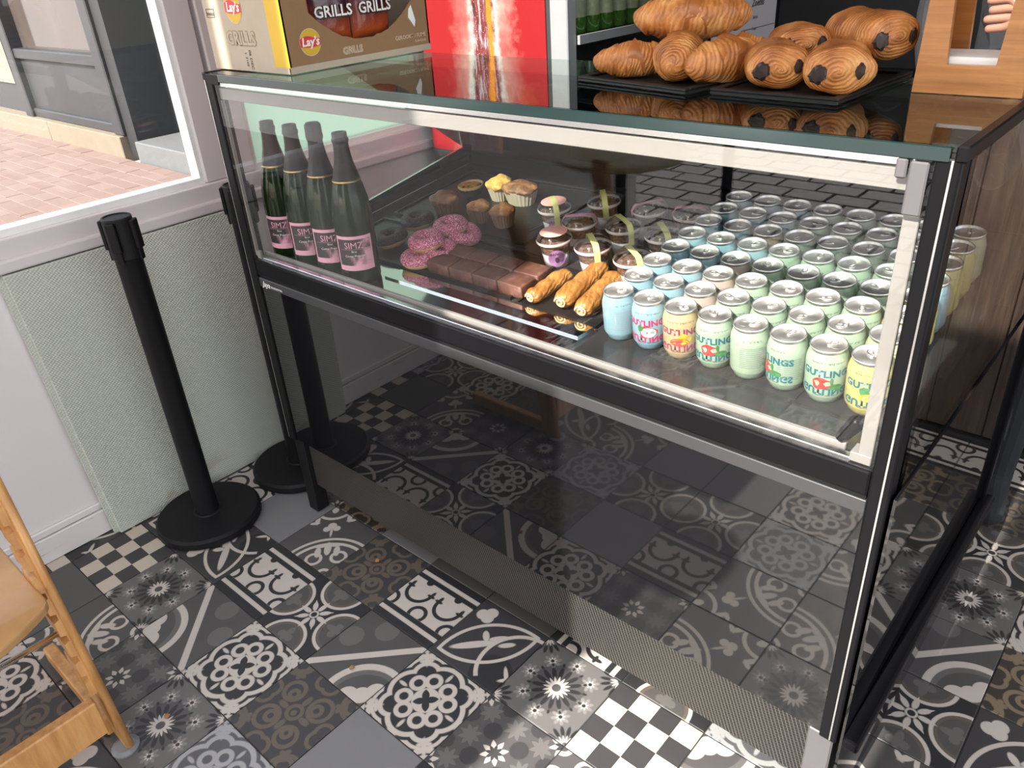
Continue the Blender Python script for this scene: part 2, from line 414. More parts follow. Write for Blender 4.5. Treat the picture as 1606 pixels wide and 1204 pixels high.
# ------------------------------------------------------------------ room shell
def paintmat(name, col, peel=False):
    m, b = begin(name)
    n = noisev(3.0, 5); n2 = noisev(60, 3)
    c = mixc([v * 0.94 for v in col], col, n)
    if peel:
        x, y, z = coords('Object')
        st = noisev(9, 5, 0.6, vec(x * 6.0, y * 1.2, z * 9.0))
        c = mixc(c, (0.22, 0.18, 0.15), mt('MULTIPLY_ADD', st, 14.0, -8.9, clamp=True) * 0.8)
    setp(b, c, 0.45, bump=n2, bstr=0.05)
    return m
M_wall = paintmat('pinkish white wall paint', (0.74, 0.695, 0.69))
M_frame = paintmat('window frame paint', (0.66, 0.60, 0.605))
M_base = paintmat('worn baseboard paint', (0.72, 0.68, 0.66), True)
M_plaster = plain('dim plaster', (0.30, 0.28, 0.27), 0.8)
M_darkwall = plain('dark interior wall', (0.022, 0.022, 0.024), 0.6)
bm = bmesh.new()
box(bm, XW - 0.16, XW, -2.3, 2.3, -0.06, 0.800)
box(bm, XW - 0.16, XW, 1.05, 2.3, 0.800, 2.9)
box(bm, XW - 0.16, XW, -2.3, -1.9, 0.800, 2.9)
box(bm, XW - 0.16, XW, -1.9, 1.05, 2.3, 2.9)
struct(obj('wall_left', bm, M_wall))
bm = bmesh.new()                                     # stepped skirting
box(bm, XW, XW + 0.016, -2.18, 0.93, 0.001, 0.075, 0.002); box(bm, XW, XW + 0.011, -2.18, 0.93, 0.077, 0.098, 0.003)
struct(obj('baseboard_left', bm, M_base))
def winframe(name, y0, y1, pane_mat, extra=()):
    w0 = struct(bpy.data.objects.new(name, None)); COL.objects.link(w0)
    zb, zt = 0.885, 2.22
    bm = bmesh.new()
    box(bm, XW - 0.10, XW + 0.012, y0 - 0.085, y1 + 0.085, 0.800, 0.868, 0.004, 2)
    box(bm, XW - 0.10, XW + 0.024, y0 - 0.085, y1 + 0.085, 0.790, 0.822, 0.006, 2)
    obj('window_sill', bm, M_frame, w0)
    bm = bmesh.new()
    box(bm, XW - 0.08, XW + 0.004, y0 - 0.085, y0 - 0.012, 0.868, zt + 0.08, 0.004)
    box(bm, XW - 0.08, XW + 0.004, y1 + 0.012, y1 + 0.085, 0.868, zt + 0.08, 0.004)
    box(bm, XW - 0.08, XW + 0.004, y0 - 0.012, y1 + 0.012, zt, zt + 0.08, 0.004)
    obj('window_frame', bm, M_frame, w0)
    bm = bmesh.new()                                  # bright inner bead
    box(bm, XW - 0.05, XW - 0.004, y0 - 0.012, y1 + 0.012, 0.868, zb)
    box(bm, XW - 0.05, XW - 0.004, y0 - 0.012, y0, zb, zt); box(bm, XW - 0.05, XW - 0.004, y1, y1 + 0.012, zb, zt)
    obj('glazing_bead', bm, M_white, w0)
    obj('pane', Box(XW - 0.034, XW - 0.028, y0, y1, zb, zt), pane_mat, w0)
    return w0
m = bpy.data.materials.new('mint frosted glazing'); m.use_nodes = True; V.T = m.node_tree
b = V.T.nodes['Principled BSDF']; tl = V.T.nodes.new('ShaderNodeBsdfTranslucent'); tl.inputs[0].default_value = (0.66, 0.82, 0.71, 1)
ms = V.T.nodes.new('ShaderNodeMixShader'); ms.inputs[0].default_value = 0.8
b.inputs['Base Color'].default_value = (0.62, 0.80, 0.68, 1); b.inputs['Roughness'].default_value = 0.2
V.T.links.new(b.outputs[0], ms.inputs[1]); V.T.links.new(tl.outputs[0], ms.inputs[2]); V.T.links.new(ms.outputs[0], V.T.nodes['Material Output'].inputs[0])
M_mint = m
winframe('window_1', -1.80, 0.122, glassmat('window glass', (1, 1, 1), 0.03))
winframe('window_2', 0.305, 0.955, M_mint)
struct(obj('wall_back', Box(XW - 0.16, 3.76, 2.3, 2.45, -0.06, 2.9), M_darkwall))
struct(obj('ceiling', Box(XW - 0.16, 3.76, -0.55, 2.45, 2.9, 3.0), M_plaster))
# street front: unseen panels added and cut to shape the sunlight, with a doorway, open below z 1.2 on the left
bm = bmesh.new()
box(bm, XW - 0.16, 0.92, -2.40, -2.30, 1.22, 1.36); box(bm, XW - 0.16, 0.77, -2.40, -2.30, 1.36, 1.55); box(bm, XW - 0.16, 0.90, -2.40, -2.30, 1.55, 2.72); box(bm, XW - 0.16, 0.60, -2.40, -2.30, 2.72, 3.22); box(bm, 0.52, 0.90, -2.40, -2.30, 3.28, 3.62); box(bm, 0.52, 0.60, -2.40, -2.30, 3.22, 3.28); box(bm, XW - 0.16, -0.055, -2.40, -2.30, 3.22, 3.62); box(bm, -0.030, 0.20, -2.40, -2.30, 3.22, 3.62); box(bm, 1.475, 3.76, -2.40, -2.30, -0.06, 3.62); box(bm, 0.90, 1.475, -2.40, -2.30, 3.35, 3.72)
struct(obj('shade_wall_front', bm, M_plaster))

hs = thing('shadow_caster', 'round disc added on the street front wall to cast a rounded shadow', 'shadow caster', (0.90, -2.42, 1.60))  # unseen disc, added to give the shadow edge its round bulge
obj('shadow_disc', prism([(0.015 + 0.125 * math.cos(2 * PI * k / 40), 0.10 + 0.125 * math.sin(2 * PI * k / 40)) for k in range(40)], -0.045, -0.010, 'y'), M_blackmatt, hs)
obj('shadow_disc_bracket', Box(-0.012, 0.012, -0.010, 0.019, 0.06, 0.14), M_black, hs)

# ------------------------------------------------------------------ street outside
def brickmesh(l, wd, h, bv=0.003):
    bm = Box(-l / 2, l / 2, -wd / 2, wd / 2, -h, 0); top = [e for e in bm.edges if all(v.co.z > -1e-5 for v in e.verts)]
    bmesh.ops.bevel(bm, geom=top, offset=bv, segments=1, affect='EDGES'); return mesh_from(bm, 'paving_brick')
def brickmat(name, c0, c1):
    m, b = begin(name)
    oi = V.T.nodes.new('ShaderNodeObjectInfo')
    c = mixc(c0, c1, V(oi.outputs['Random'])); c = mixc(c, [v * 0.6 for v in c0], noisev(40, 4) * 0.35)
    setp(b, c, 0.8); return m
M_pink = brickmat('pink paving clay', (0.170, 0.115, 0.098), (0.205, 0.145, 0.128))
M_greybrick = brickmat('grey paving clay', (0.27, 0.25, 0.25), (0.34, 0.32, 0.315))
M_joint = plain('sand joint', (0.07, 0.045, 0.038), 0.95)
pav = tag(obj('pavement', Box(-12, XW - 0.17, -3.2, 1.95, -0.12, -0.045), M_joint), kind='structure')
bmsh = brickmesh(0.246, 0.116, 0.05); bmsh.materials.append(M_pink)
spots = []
for r in range(-4, 13):                               # running courses with a stagger and a few turned bricks
    for c in range(0, 44):
        x = -11.2 + 0.25 * c + (0.125 if r % 2 else 0); y = 0.40 + 0.12 * r
        p = Vector((x, y, 0)) - CAM; q = [sum(RM[i][k] * p[i] for i in range(3)) for k in range(3)]
        if q[2] >= -0.1: continue
        u, v = 803 - FPX * q[0] / q[2], 602 + FPX * q[1] / q[2]
        if y < 1.86 and x < XW - 0.32: spots.append((-30 < u < 345 and 150 < v < 380, -q[2], x, y))
inview = sorted([s for s in spots if s[0]], key=lambda s: s[1])[:300]
for s in inview:
    obj('paving_brick', bmsh, None, pav, (s[2], s[3], -0.001 - random.random() * 0.004), (0, 0, random.uniform(-.01, .01)))
bm = bmesh.new(); done = set((s[2], s[3]) for s in inview)
for s in spots:
    if (s[2], s[3]) not in done: box(bm, s[2] - .123, s[2] + .123, s[3] - .058, s[3] + .058, -0.05, -0.003)
o = obj('paving_brick', bm, M_pink, pav); o['kind'] = 'stuff'
pav2 = tag(obj('pavement', Box(-4.0, 6.0, -9.0, -2.42, -0.12, -0.045), plain('dark joint', (0.03, 0.027, 0.027), 0.9)), kind='structure')
bm = bmesh.new()
for r in range(0, 36):
    for c in range(0, 36):
        x = -3.8 + 0.25 * c + (0.125 if r % 2 else 0); y = -2.53 - 0.18 * r
        if -3.6 < x < 4.6: box(bm, x - .115, x + .115, y - .078, y + .078, -0.05, -0.003 + random.uniform(-.002, .002))
o = obj('paving_brick', bm, M_greybrick, pav2); o['kind'] = 'stuff'

# shopfront across the side street
M_sf = plain('dark grey shopfront paint', (0.030, 0.031, 0.035), 0.45, vary=0.15, nscale=6)
M_sf2 = plain('darker shopfront paint', (0.020, 0.021, 0.024), 0.5)
M_stone = plain('beige stone plinth', (0.165, 0.138, 0.10), 0.8, nscale=9, vary=0.15)
M_stoneg = plain('grey stone step', (0.105, 0.11, 0.113), 0.8, nscale=30, vary=0.2)
M_sfglass = plain('shop window glass', (0.07, 0.058, 0.055), 0.08, vary=0.3, nscale=1.2)
M_sfgreen = plain('green reflecting glass', (0.035, 0.09, 0.065), 0.08, vary=0.4, nscale=2.0)
sf = thing('shopfront', 'dark grey shopfront on a beige stone plinth across the street', 'shopfront', (-6.5, 1.96, 0))
def sp(name, bm, mat, par=sf): o = obj(name, bm, mat, par); o.location = (6.5, -1.96, 0); return o
for x0, x1 in ((-10.5, -8.36), (-8.35, -6.75), (-6.74, -5.22)): sp('plinth_stone', Box(x0, x1, 1.90, 2.3, -0.045, 0.17, 0.006), M_stone)
sp('base_panel', Box(-7.15, -5.35, 1.99, 2.10, 0.17, 0.70), M_sf)
sp('window_pane', Box(-7.15, -5.35, 2.05, 2.09, 0.78, 3.2), M_sfglass)
sp('mid_rail', Box(-7.15, -5.35, 1.95, 2.10, 0.70, 0.79, 0.01), M_sf)
sp('bottom_rail', Box(-7.15, -5.35, 1.96, 2.10, 0.17, 0.25, 0.01), M_sf)
for x in (-7.30, -5.36): sp('pilaster', Box(x, x + 0.16, 1.93, 2.12, 0.17, 3.3, 0.01), M_sf)
sp('door_leaf', Box(-8.6, -7.34, 2.02, 2.10, 0.17, 3.2), M_sf); dl = sp('door_pane', Box(-8.4, -7.5, 1.99, 2.03, 0.45, 3.0), plain('bronze door glass', (0.16, 0.15, 0.12), 0.1))
hb = bmesh.new(); tube([(-8.12, 1.96, 0.8), (-8.12, 1.93, 0.86), (-8.12, 1.93, 1.7)], 0.022, 8, hb); sp('door_handle', hb, M_chrome)
sp('side_wall', Box(-5.19, -5.02, 1.96, 3.6, 0.0, 3.3), M_sf2)
sp('recess_door', Box(-5.02, -3.3, 2.75, 2.85, 0.15, 3.3), M_sf2); sp('recess_pane', Box(-4.85, -3.9, 2.71, 2.76, 0.75, 3.0), M_sfgreen)
sp('recess_panel', Box(-4.85, -3.9, 2.72, 2.76, 0.28, 0.62, 0.01), M_sf2)
sp('step', Box(-5.0, -3.3, 1.92, 2.75, -0.045, 0.15, 0.008), M_stoneg)
sp('corner_stone', Box(-3.94, -3.5, 1.86, 2.0, -0.045, 0.3, 0.006), M_stone)
sp('fascia', Box(-10.5, -3.0, 1.94, 3.6, 3.2, 4.2), M_sf)
sp('far_wall', Box(-10.5, -8.6, 2.0, 2.2, 0.17, 3.3), M_sf2)
# ------------------------------------------------------------------ display case
W, H = 1.521, 1.197
case = thing('display_case', 'black framed glass bakery display case filled with cans and pastries', 'display case', (0, 0, 0))
def cp(name, bm, mat, par=None, label=None, smooth=False):
    o = obj(name, bm, mat, par or case, smooth=smooth)
    if label: o['label'] = label
    return o
m, b = begin('glossy black lower glass'); n = noisev(3, 5); n2 = noisev(220, 2)
setp(b, (0.007, 0.007, 0.008), mt('MULTIPLY_ADD', n, 0.05, 0.0), 0.0, 0.7, coat=0.2); b.inputs['Coat Roughness'].default_value = 0.02
M_lower = m
m, b = begin('dark deck sheet'); setp(b, mixc((0.030, 0.030, 0.032), (0.055, 0.054, 0.054), noisev(12, 4)), 0.18, 0.35, 0.6); M_deck = m
m, b = begin('woven kick grille')                          # fine weave of bright wires over dark gaps
x, y, z = coords('Object')
wa = mt('SINE', (x * 1.0 + z * 0.35) * (2 * PI / 0.0075)); wb = mt('SINE', (x * 0.25 - z) * (2 * PI / 0.0060))
wv = mt('MULTIPLY_ADD', vmax(wa, wb * 0.8 - 0.15), 1.6, -0.75, clamp=True)
setp(b, mixc((0.010, 0.010, 0.010), (0.15, 0.135, 0.12), wv), 0.4, wv * 0.3, bump=wv, bstr=0.6, bdist=0.002); M_grille = m
m, b = begin('dark tinted back glass'); M_backglass = glassmat('smoked back glass', (0.30, 0.31, 0.36), 0.05)
M_teal = plain('green glass edge', (0.004, 0.018, 0.017), 0.12, vary=0.2, spec=0.8)
M_tray = plain('black tray plastic', (0.010, 0.010, 0.011), 0.35, vary=0.2, spec=0.4)
for x0 in (0.0, W - 0.028):
    p = cp('corner_post', Box(x0, x0 + 0.028, -0.006, 0.024, 0.245, H - 0.012, 0.003, 2), M_black)
    cx = 0.0015 if x0 == 0 else W - 0.010
    cp('edge_bead', Box(cx - 0.0012, cx + 0.0012, -0.0075, -0.0055, 0.25, H - 0.014), M_chrome, p)
    cp('rear_post', Box(x0 - (0.0 if x0 == 0 else -0.010), x0 + (0.028 if x0 == 0 else 0.046), 0.775, 0.800, 0.245, 0.852, 0.004, 2), M_black)
for x0, y0 in ((0.006, 0.002), (W - 0.048, 0.002), (0.006, 0.74), (W - 0.048, 0.74)):
    cp('leg', Box(x0, x0 + 0.042, y0, y0 + 0.042, 0.0, 0.245, 0.003), M_blackmatt if x0 < 0.1 else M_greyplastic)
cp('bottom_rail', Box(W + 0.008, W + 0.034, -0.006, 0.80, 0.246, 0.268, 0.005, 2), M_black)
cp('bottom_rail', Box(-0.004, 0.022, 0.024, 0.775, 0.246, 0.268, 0.005, 2), M_black)
# lower body
cp('base_box', Box(0.03, W - 0.03, 0.05, 0.735, 0.095, 0.735), M_blackmatt)
cp('lower_panel', Box(0.028, W - 0.028, -0.001, 0.006, 0.250, 0.703), M_lower)
cp('kick_grille', Box(0.05, W - 0.05, 0.018, 0.024, 0.092, 0.2505), M_grille, label='woven metal kick grille')
cp('front_bar', Box(0.028, W - 0.028, -0.004, 0.037, 0.733, 0.774, 0.004, 2), M_black)
cp('brush_seal', Box(0.03, W - 0.03, 0.000, 0.012, 0.726, 0.733), M_blackmatt)
cp('trim_strip', Box(0.028, W - 0.028, -0.003, 0.006, 0.703, 0.726, 0.001), plain('grey trim', (0.04, 0.04, 0.043), 0.35, vary=0.05))
cp('side_panel', Box(W + 0.004, W + 0.008, 0.0, 0.795, 0.002, 0.742), M_lower)
cp('side_panel', Box(0.001, 0.004, 0.024, 0.775, 0.250, 0.742), M_lower)
prof = [(0.024, 0.742), (0.024, 1.183), (0.385, 1.183), (0.41, 1.165), (0.79, 0.885), (0.79, 0.742)]
cp('side_glass', prism(prof, W + 0.001, W + 0.005, 'x'), M_glass)
cp('side_glass', prism(prof, 0.001, 0.005, 'x'), M_glass)
# glass
cp('front_glass', Box(0.028, W - 0.028, -0.003, 0.003, 0.775, 1.183), M_glass)
tg = cp('top_glass', Box(0.002, W - 0.002, -0.004, 0.392, H - 0.0125, H), M_topglass)
cp('glass_edge', Box(0.03, W - 0.014, -0.0085, -0.0045, H - 0.0165, H - 0.0005, 0.001), M_teal, tg, 'dark green glass edge')
cp('side_trim', Box(W - 0.009, W + 0.004, -0.008, 0.392, H - 0.016, H + 0.0015, 0.002), M_black)
cp('side_trim', Box(-0.004, 0.009, -0.008, 0.392, H - 0.016, H + 0.0015, 0.002), M_black)
cp('top_frame', Box(0.009, 0.06, -0.009, -0.0045, H - 0.022, H - 0.001, 0.001), M_black)
# LED housings and strips behind the front glass
cp('light_strip', Box(0.030, W - 0.045, 0.005, 0.013, 1.142, 1.166, 0.001), M_whitealu, label='white light strip under the top glass')
cp('light_strip', Box(W - 0.052, W - 0.034, 0.005, 0.012, 0.782, 1.138, 0.001), M_whitealu, label='upright white strip beside the corner post')
cp('strip_cap', Box(W - 0.052, W - 0.032, -0.0065, -0.003, 1.118, 1.178, 0.002), M_greyplastic)
cp('hinge_bracket', Box(W - 0.066, W - 0.054, -0.0075, -0.003, 1.158, 1.180, 0.002), M_greyplastic)
cp('upper_track', Box(0.03, W - 0.05, 0.004, 0.010, 1.170, 1.181), M_chrome)
cp('light_strip', Box(0.029, 0.036, 0.004, 0.010, 0.782, 1.14), M_whitealu)
cp('corner_clip', Box(0.036, 0.050, 0.003, 0.010, 0.776, 0.795, 0.001), M_whitealu)
hb = bmesh.new(); tube([(W - 0.085, 0.030, 0.788), (W - 0.078, 0.030, 0.800), (W - 0.066, 0.028, 0.822), (W - 0.060, 0.026, 0.826)], [0.008, 0.010, 0.012, 0.008], 10, hb)
cp('cable_clip', hb, M_black, smooth=True)
cp('corner_clip', Box(W - 0.062, W - 0.034, 0.004, 0.030, 0.776, 0.790, 0.001), M_whitealu)
# tracks and deck
cp('front_shelf', Box(0.03, 0.93, 0.037, 0.160, 0.752, 0.765), M_steel)
cp('front_shelf', Box(0.93, W - 0.03, 0.037, 0.138, 0.742, 0.7585), M_deck)
cp('lower_track', Box(0.03, W - 0.06, 0.006, 0.020, 0.770, 0.779, 0.001), M_chrome)
cp('lower_track', Box(0.03, W - 0.075, 0.026, 0.034, 0.774, 0.785, 0.001), M_whitealu)
ang = DTILT
def deckbox(x0, x1, y0, y1, h0, h1):
    """slab lying on the sloping deck between heights h0 and h1 above it"""
    bm = bmesh.new(); vs = box(bm, x0, x1, y0, y1, h0, h1)
    for v in bm.verts: v.co.z += deckz(v.co.y)
    return bm
cp('display_deck', deckbox(0.03, W - 0.03, 0.139, 0.775, -0.024, -0.004), M_deck)
cp('steel_lip', Box(0.382, 0.925, 0.108, 0.157, 0.7652, 0.7690), M_steel)
cp('side_ledge', prism([(0.17, 0.762), (0.77, 0.838), (0.77, 0.892), (0.17, 0.788)], 0.022, 0.030, 'x'), M_steel)
cp('side_ledge', deckbox(0.006, 0.030, 0.17, 0.77, 0.020, 0.024), M_chrome)
# sloping back flap
cp('back_flap', prism([(0.330, 1.172), (0.338, 1.178), (0.775, 0.868), (0.770, 0.860)], 0.032, W - 0.030, 'x'), M_backglass)
cp('back_frame', Box(0.03, W - 0.03, 0.760, 0.782, 0.800, 0.868, 0.003), M_black)
# maker's badge
tm = textmesh('Jaya', 0.020, 0.02, 0.35); o = cp('badge_lettering', tm, plain('badge white', (0.75, 0.75, 0.75), 0.4)); o.location = (0.058, -0.004, 0.713); o.rotation_euler = (PI / 2, 0, 0)
tm = textmesh('accessories', 0.0105, 0.01); o = cp('badge_lettering', tm, MATS['badge white']); o.location = (0.101, -0.004, 0.712); o.rotation_euler = (PI / 2, 0, 0)

# black trays on the deck
def blacktray(x0, x1, y0, y1, label, z=None):
    t = thing('serving_tray', label, 'tray', ((x0 + x1) / 2, (y0 + y1) / 2, deckz((y0 + y1) / 2) - 0.0036), (DTILT, 0, 0), 'black trays on the deck')
    a, c = (x1 - x0) / 2, (y1 - y0) / 2
    obj('tray_base', Box(-a, a, -c, c, 0, 0.003), M_tray, t)
    bm = bmesh.new()
    for q in ((-a, a, -c, -c + .006), (-a, a, c - .006, c), (-a, -a + .006, -c + .006, c - .006), (a - .006, a, -c + .006, c - .006)): box(bm, *q, 0.003, 0.0075)
    obj('tray_rim', bm, M_tray, t)
    return t
blacktray(0.10, 0.70, 0.175, 0.355, 'black tray under the doughnuts and brownies')
blacktray(0.10, 0.56, 0.385, 0.70, 'black tray under the muffins and custard tart')
blacktray(0.72, 0.925, 0.162, 0.335, 'black tray under the golden pastry rolls')

# ------------------------------------------------------------------ drinks cans
CR, CHT = 0.0312, 0.0945
def canpaint(name, c):
    c = [v * 0.50 for v in c]
    m, b = begin(name)
    x, y, z = coords('Object')
    n = noisev(60, 2)
    setp(b, mixc(c, [v * 0.93 for v in c], n), 0.32, 0.0, 0.5, coat=0.25); return m
CANC = dict(blue=canpaint('pale blue can paint', (0.42, 0.68, 0.78)), pink=canpaint('pale pink can paint', (0.76, 0.60, 0.52)), cream=canpaint('apricot can paint', (0.80, 0.62, 0.34)),
            green=canpaint('mint green can paint', (0.56, 0.74, 0.54)), lime=canpaint('pale lime can paint', (0.72, 0.78, 0.47)), yellow=canpaint('lemon yellow can paint', (0.83, 0.75, 0.26)))
M_canalu = plain('can aluminium', (0.76, 0.74, 0.71), 0.46, 1.0, vary=0.04)
bodyp = [(0.0, 0.004), (0.020, 0.004), (0.0235, 0.0), (0.0245, 0.0005), (0.0262, 0.006), (0.0300, 0.0125), (CR, 0.0165), (CR, 0.068), (0.0306, 0.0735), (0.0285, 0.081), (0.0268, 0.0865), (0.0262, 0.0885)]
lidp = [(0.0260, 0.0880), (0.0268, 0.0895), (0.0275, 0.0925), (0.0272, 0.0945), (0.0262, 0.0948), (0.0254, 0.0935), (0.0250, 0.0895), (0.0238, 0.0885), (0.0225, 0.0900), (0.0, 0.0900)]
me_body = {}
for k, mm in CANC.items():
    me_body[k] = mesh_from(lathe(bodyp, 32), 'can_body', True); me_body[k].materials.append(mm)
me_lid = mesh_from(lathe(lidp, 32), 'can_lid', True); me_lid.materials.append(M_canalu)
bm = bmesh.new()                                       # ring-pull: flat loop plus rivet
pts = [(0.0055 * math.cos(t), 0.008 + 0.0085 * math.sin(t)) for t in [2 * PI * k / 16 for k in range(16)]]
pin = [(0.0030 * math.cos(t), 0.0105 + 0.0042 * math.sin(t)) for t in [2 * PI * k / 16 for k in range(16)]]
A = [[bm.verts.new((x, y, z)) for x, y in q] for q, z in ((pts, 0.0912), (pts, 0.0924), (pin, 0.0924), (pin, 0.0912))]
for i in range(4):
    P, Q = A[i], A[(i + 1) % 4]
    for k in range(16): bm.faces.new((P[k], P[(k + 1) % 16], Q[(k + 1) % 16], Q[k]))
bmesh.ops.recalc_face_normals(bm, faces=bm.faces)
lathe([(0.0, 0.0905), (0.0035, 0.0905), (0.003, 0.0928), (0, 0.0930)], 10, bm, 0, 0.001)
me_tab = mesh_from(bm, 'ring_pull', True); me_tab.materials.append(M_canalu)
bm = bmesh.new()                                       # scored mouth of the lid
lathe([(0.0068, 0.0901), (0.0074, 0.0907), (0.0082, 0.0901)], 18, bm, 0, -0.0105); me_mouth = mesh_from(bm, 'pour_score', True); me_mouth.materials.append(M_canalu)
ink = {k: plain('ink ' + k, [v * 0.52 for v in c], 0.4) for k, c in dict(magenta=(0.72, 0.04, 0.20), teal=(0.02, 0.22, 0.27), red=(0.74, 0.07, 0.06), dark=(0.06, 0.07, 0.08), orange=(0.85, 0.22, 0.05),
       yellow=(0.88, 0.68, 0.04), leaf=(0.08, 0.34, 0.10), white=(0.85, 0.84, 0.80), plum=(0.42, 0.05, 0.16), greyblue=(0.42, 0.52, 0.62), greygreen=(0.30, 0.42, 0.34)).items()}
def inked(me, k): me.materials.clear(); me.materials.append(ink[k]); return me
shoulder = {}
def shoulder_text(s, k):
    me = textmesh(s, 0.0048, 0.01)
    for v in me.vertices:                              # laid on the tapering shoulder
        h = v.co.y + 0.0745; r = CR + 0.0004 - max(0, (h - 0.068)) * 0.21; a = v.co.x / r
        v.co = (r * math.sin(a), -r * math.cos(a), h)
    return inked(me, k)
me_prebio = shoulder_text('PREBIOTIC FIBRE DRINK', 'dark'); me_natural = shoulder_text('ALL NATURAL', 'dark')
LOGO = {k: (inked(wrap(textmesh('GUTLINGS', 0.0165, 0.042, 0.0, space=1.06), CR + 0.0003, 0.0570), k), inked(wrap(textmesh('GUTLINGS', 0.0165, 0.042, 0.0, space=1.06), CR + 0.0003, 0.0265, flip=True), k))
        for k in ('magenta', 'plum', 'teal')}
me_foot = inked(wrap(textmesh('PREBIOTIC FIBRE DRINK', 0.0034, 0.0), CR + 0.0003, 0.0185), 'dark')
def printed(shapes):
    out = []
    for i, (c, cx, cy, rx, ry, f) in enumerate(shapes):
        me = mesh_from(disc2d(cx * 1.2, 0.0405 + (cy - 0.0405) * 1.05, rx * 1.22, ry * 1.05, 20, f), 'fruit_print'); wrap(me, CR + 0.0004 + 0.00012 * i, 0.0); out.append(inked(me, c))
    return out
wob = lambda t: 1 + 0.10 * math.cos(3 * t) + 0.05 * math.sin(5 * t)
FRUIT = dict(
    dragon=printed([('red', 0.001, 0.040, 0.0135, 0.0115, wob), ('white', 0.002, 0.0395, 0.0115, 0.0095, None), ('leaf', -0.010, 0.047, 0.004, 0.006, wob)]),
    orange=printed([('yellow', 0.004, 0.044, 0.010, 0.010, wob), ('orange', -0.003, 0.0385, 0.0135, 0.0075, None), ('red', -0.004, 0.0365, 0.0125, 0.0050, None)]),
    apple=printed([('red', -0.006, 0.040, 0.0125, 0.0100, wob), ('leaf', 0.011, 0.0345, 0.0085, 0.0050, None), ('leaf', 0.006, 0.045, 0.0022, 0.0055, None)]),
    lemon=printed([('leaf', -0.006, 0.048, 0.009, 0.0065, wob), ('leaf', 0.009, 0.043, 0.0095, 0.0050, wob), ('yellow', -0.001, 0.0375, 0.0125, 0.0070, None), ('white', 0.0, 0.0360, 0.010, 0.0042, None), ('yellow', 0.0, 0.0358, 0.0088, 0.0034, None)]))
def infolines(k):
    bm = bmesh.new()
    for r in range(11):
        z = 0.026 + r * 0.0036; w0 = 0.021 * (1 - 0.35 * random.random()); n = 6
        for q in range(n):
            a0, a1 = (-0.021 + (w0 + 0.021) * q / n) / CR, (-0.021 + (w0 + 0.021) * (q + 1) / n) / CR; R = CR + 0.0003
            bm.faces.new([bm.verts.new(p) for p in ((R * math.sin(a0), -R * math.cos(a0), z), (R * math.sin(a1), -R * math.cos(a1), z), (R * math.sin(a1), -R * math.cos(a1), z + .0011), (R * math.sin(a0), -R * math.cos(a0), z + .0011))])
    return inked(mesh_from(bm, 'small_print'), k)
INFO = {'greyblue': infolines('greyblue'), 'greygreen': infolines('greygreen')}
def can(color, loc, rz, label, group, logo=None, fruit=None, info=None, infoang=0.0, top=True):
    t = thing('drinks_can', label, 'can', loc, (DTILT, 0, 0), group)
    R = (0, 0, rz)
    obj('can_body', me_body[color], None, t)
    l = obj('can_lid', me_lid, None, t, None, R)
    obj('ring_pull', me_tab, None, l, None, (0, 0, random.uniform(-2.6, 2.6))); obj('pour_score', me_mouth, None, l, None, (0, 0, random.uniform(0, 6)))
    if logo:
        for me in LOGO[logo]: obj('logo_lettering', me, None, t, None, R)
        obj('small_lettering', me_foot, None, t, None, R)
    if fruit:
        for me in FRUIT[fruit]: obj('fruit_print', me, None, t, None, R)
    if info: obj('small_print', INFO[info], None, t, None, (0, 0, rz + infoang))
    if top: obj('small_lettering', me_prebio if logo or not info else me_natural, None, t, None, R)
    return t
front = [('blue', 0.9, None, None, 'greyblue', 'pale blue can with small print turned outward beside the pastry rolls'),
         ('blue', 0.40, 'magenta', 'dragon', None, 'pale blue can with magenta logo and dragon fruit print'),
         ('cream', 0.55, 'plum', 'orange', None, 'apricot can with plum logo and orange fruit print'),
         ('green', 0.42, 'teal', 'apple', None, 'mint green can with red fruit print beside the apricot can'),
         ('green', 0.60, None, None, 'greygreen', 'mint green front can with only small print turned outward'),
         ('green', -0.55, 'teal', 'apple', 'greygreen', 'mint green front can with its logo turned mostly away'),
         ('green', 0.42, 'teal', 'apple', None, 'mint green can with red fruit print beside the yellow lemon can'),
         ('yellow', 0.50, 'teal', 'lemon', None, 'yellow can with teal logo and lemon print in the front row')]
PITCH = 0.0634
names = dict(blue='pale blue', pink='pale pink', green='mint green', cream='apricot', lime='pale lime', yellow='lemon yellow')
for c in range(8):
    col, rz, lg, fr, inf, lab = front[c]
    x, y = 0.976 + PITCH * c, 0.176 + random.uniform(-0.0015, 0.0015)
    can(col, (x, y, deckz(y) - 0.003), rz, lab, 'front row of drinks cans', lg, fr, inf, 1.15 if lg and inf else 0.0)
for r in range(1, 8):
    for c in range(8):
        col = 'blue' if c < 2 else ('pink' if c == 2 and r < 4 else ('blue' if c == 2 and r == 4 else ('cream' if c == 2 and r == 5 else ('green' if c > 2 else 'blue'))))
        if c == 7: col = 'lime' if r == 1 else ('yellow' if r in (2, 3, 5, 6) else ('blue' if r == 4 else 'lime'))
        if (r, c) == (6, 6): col = 'blue'
        x, y = 0.976 + PITCH * c + random.uniform(-.0006, .0006), 0.176 + PITCH * r + random.uniform(-0.0006, 0.0006)
        can(col, (x, y, deckz(y) - 0.003), 0.45 + random.uniform(-0.9, 0.9), names[col] + ' drinks can in the block behind the front row', 'cans behind the front row')
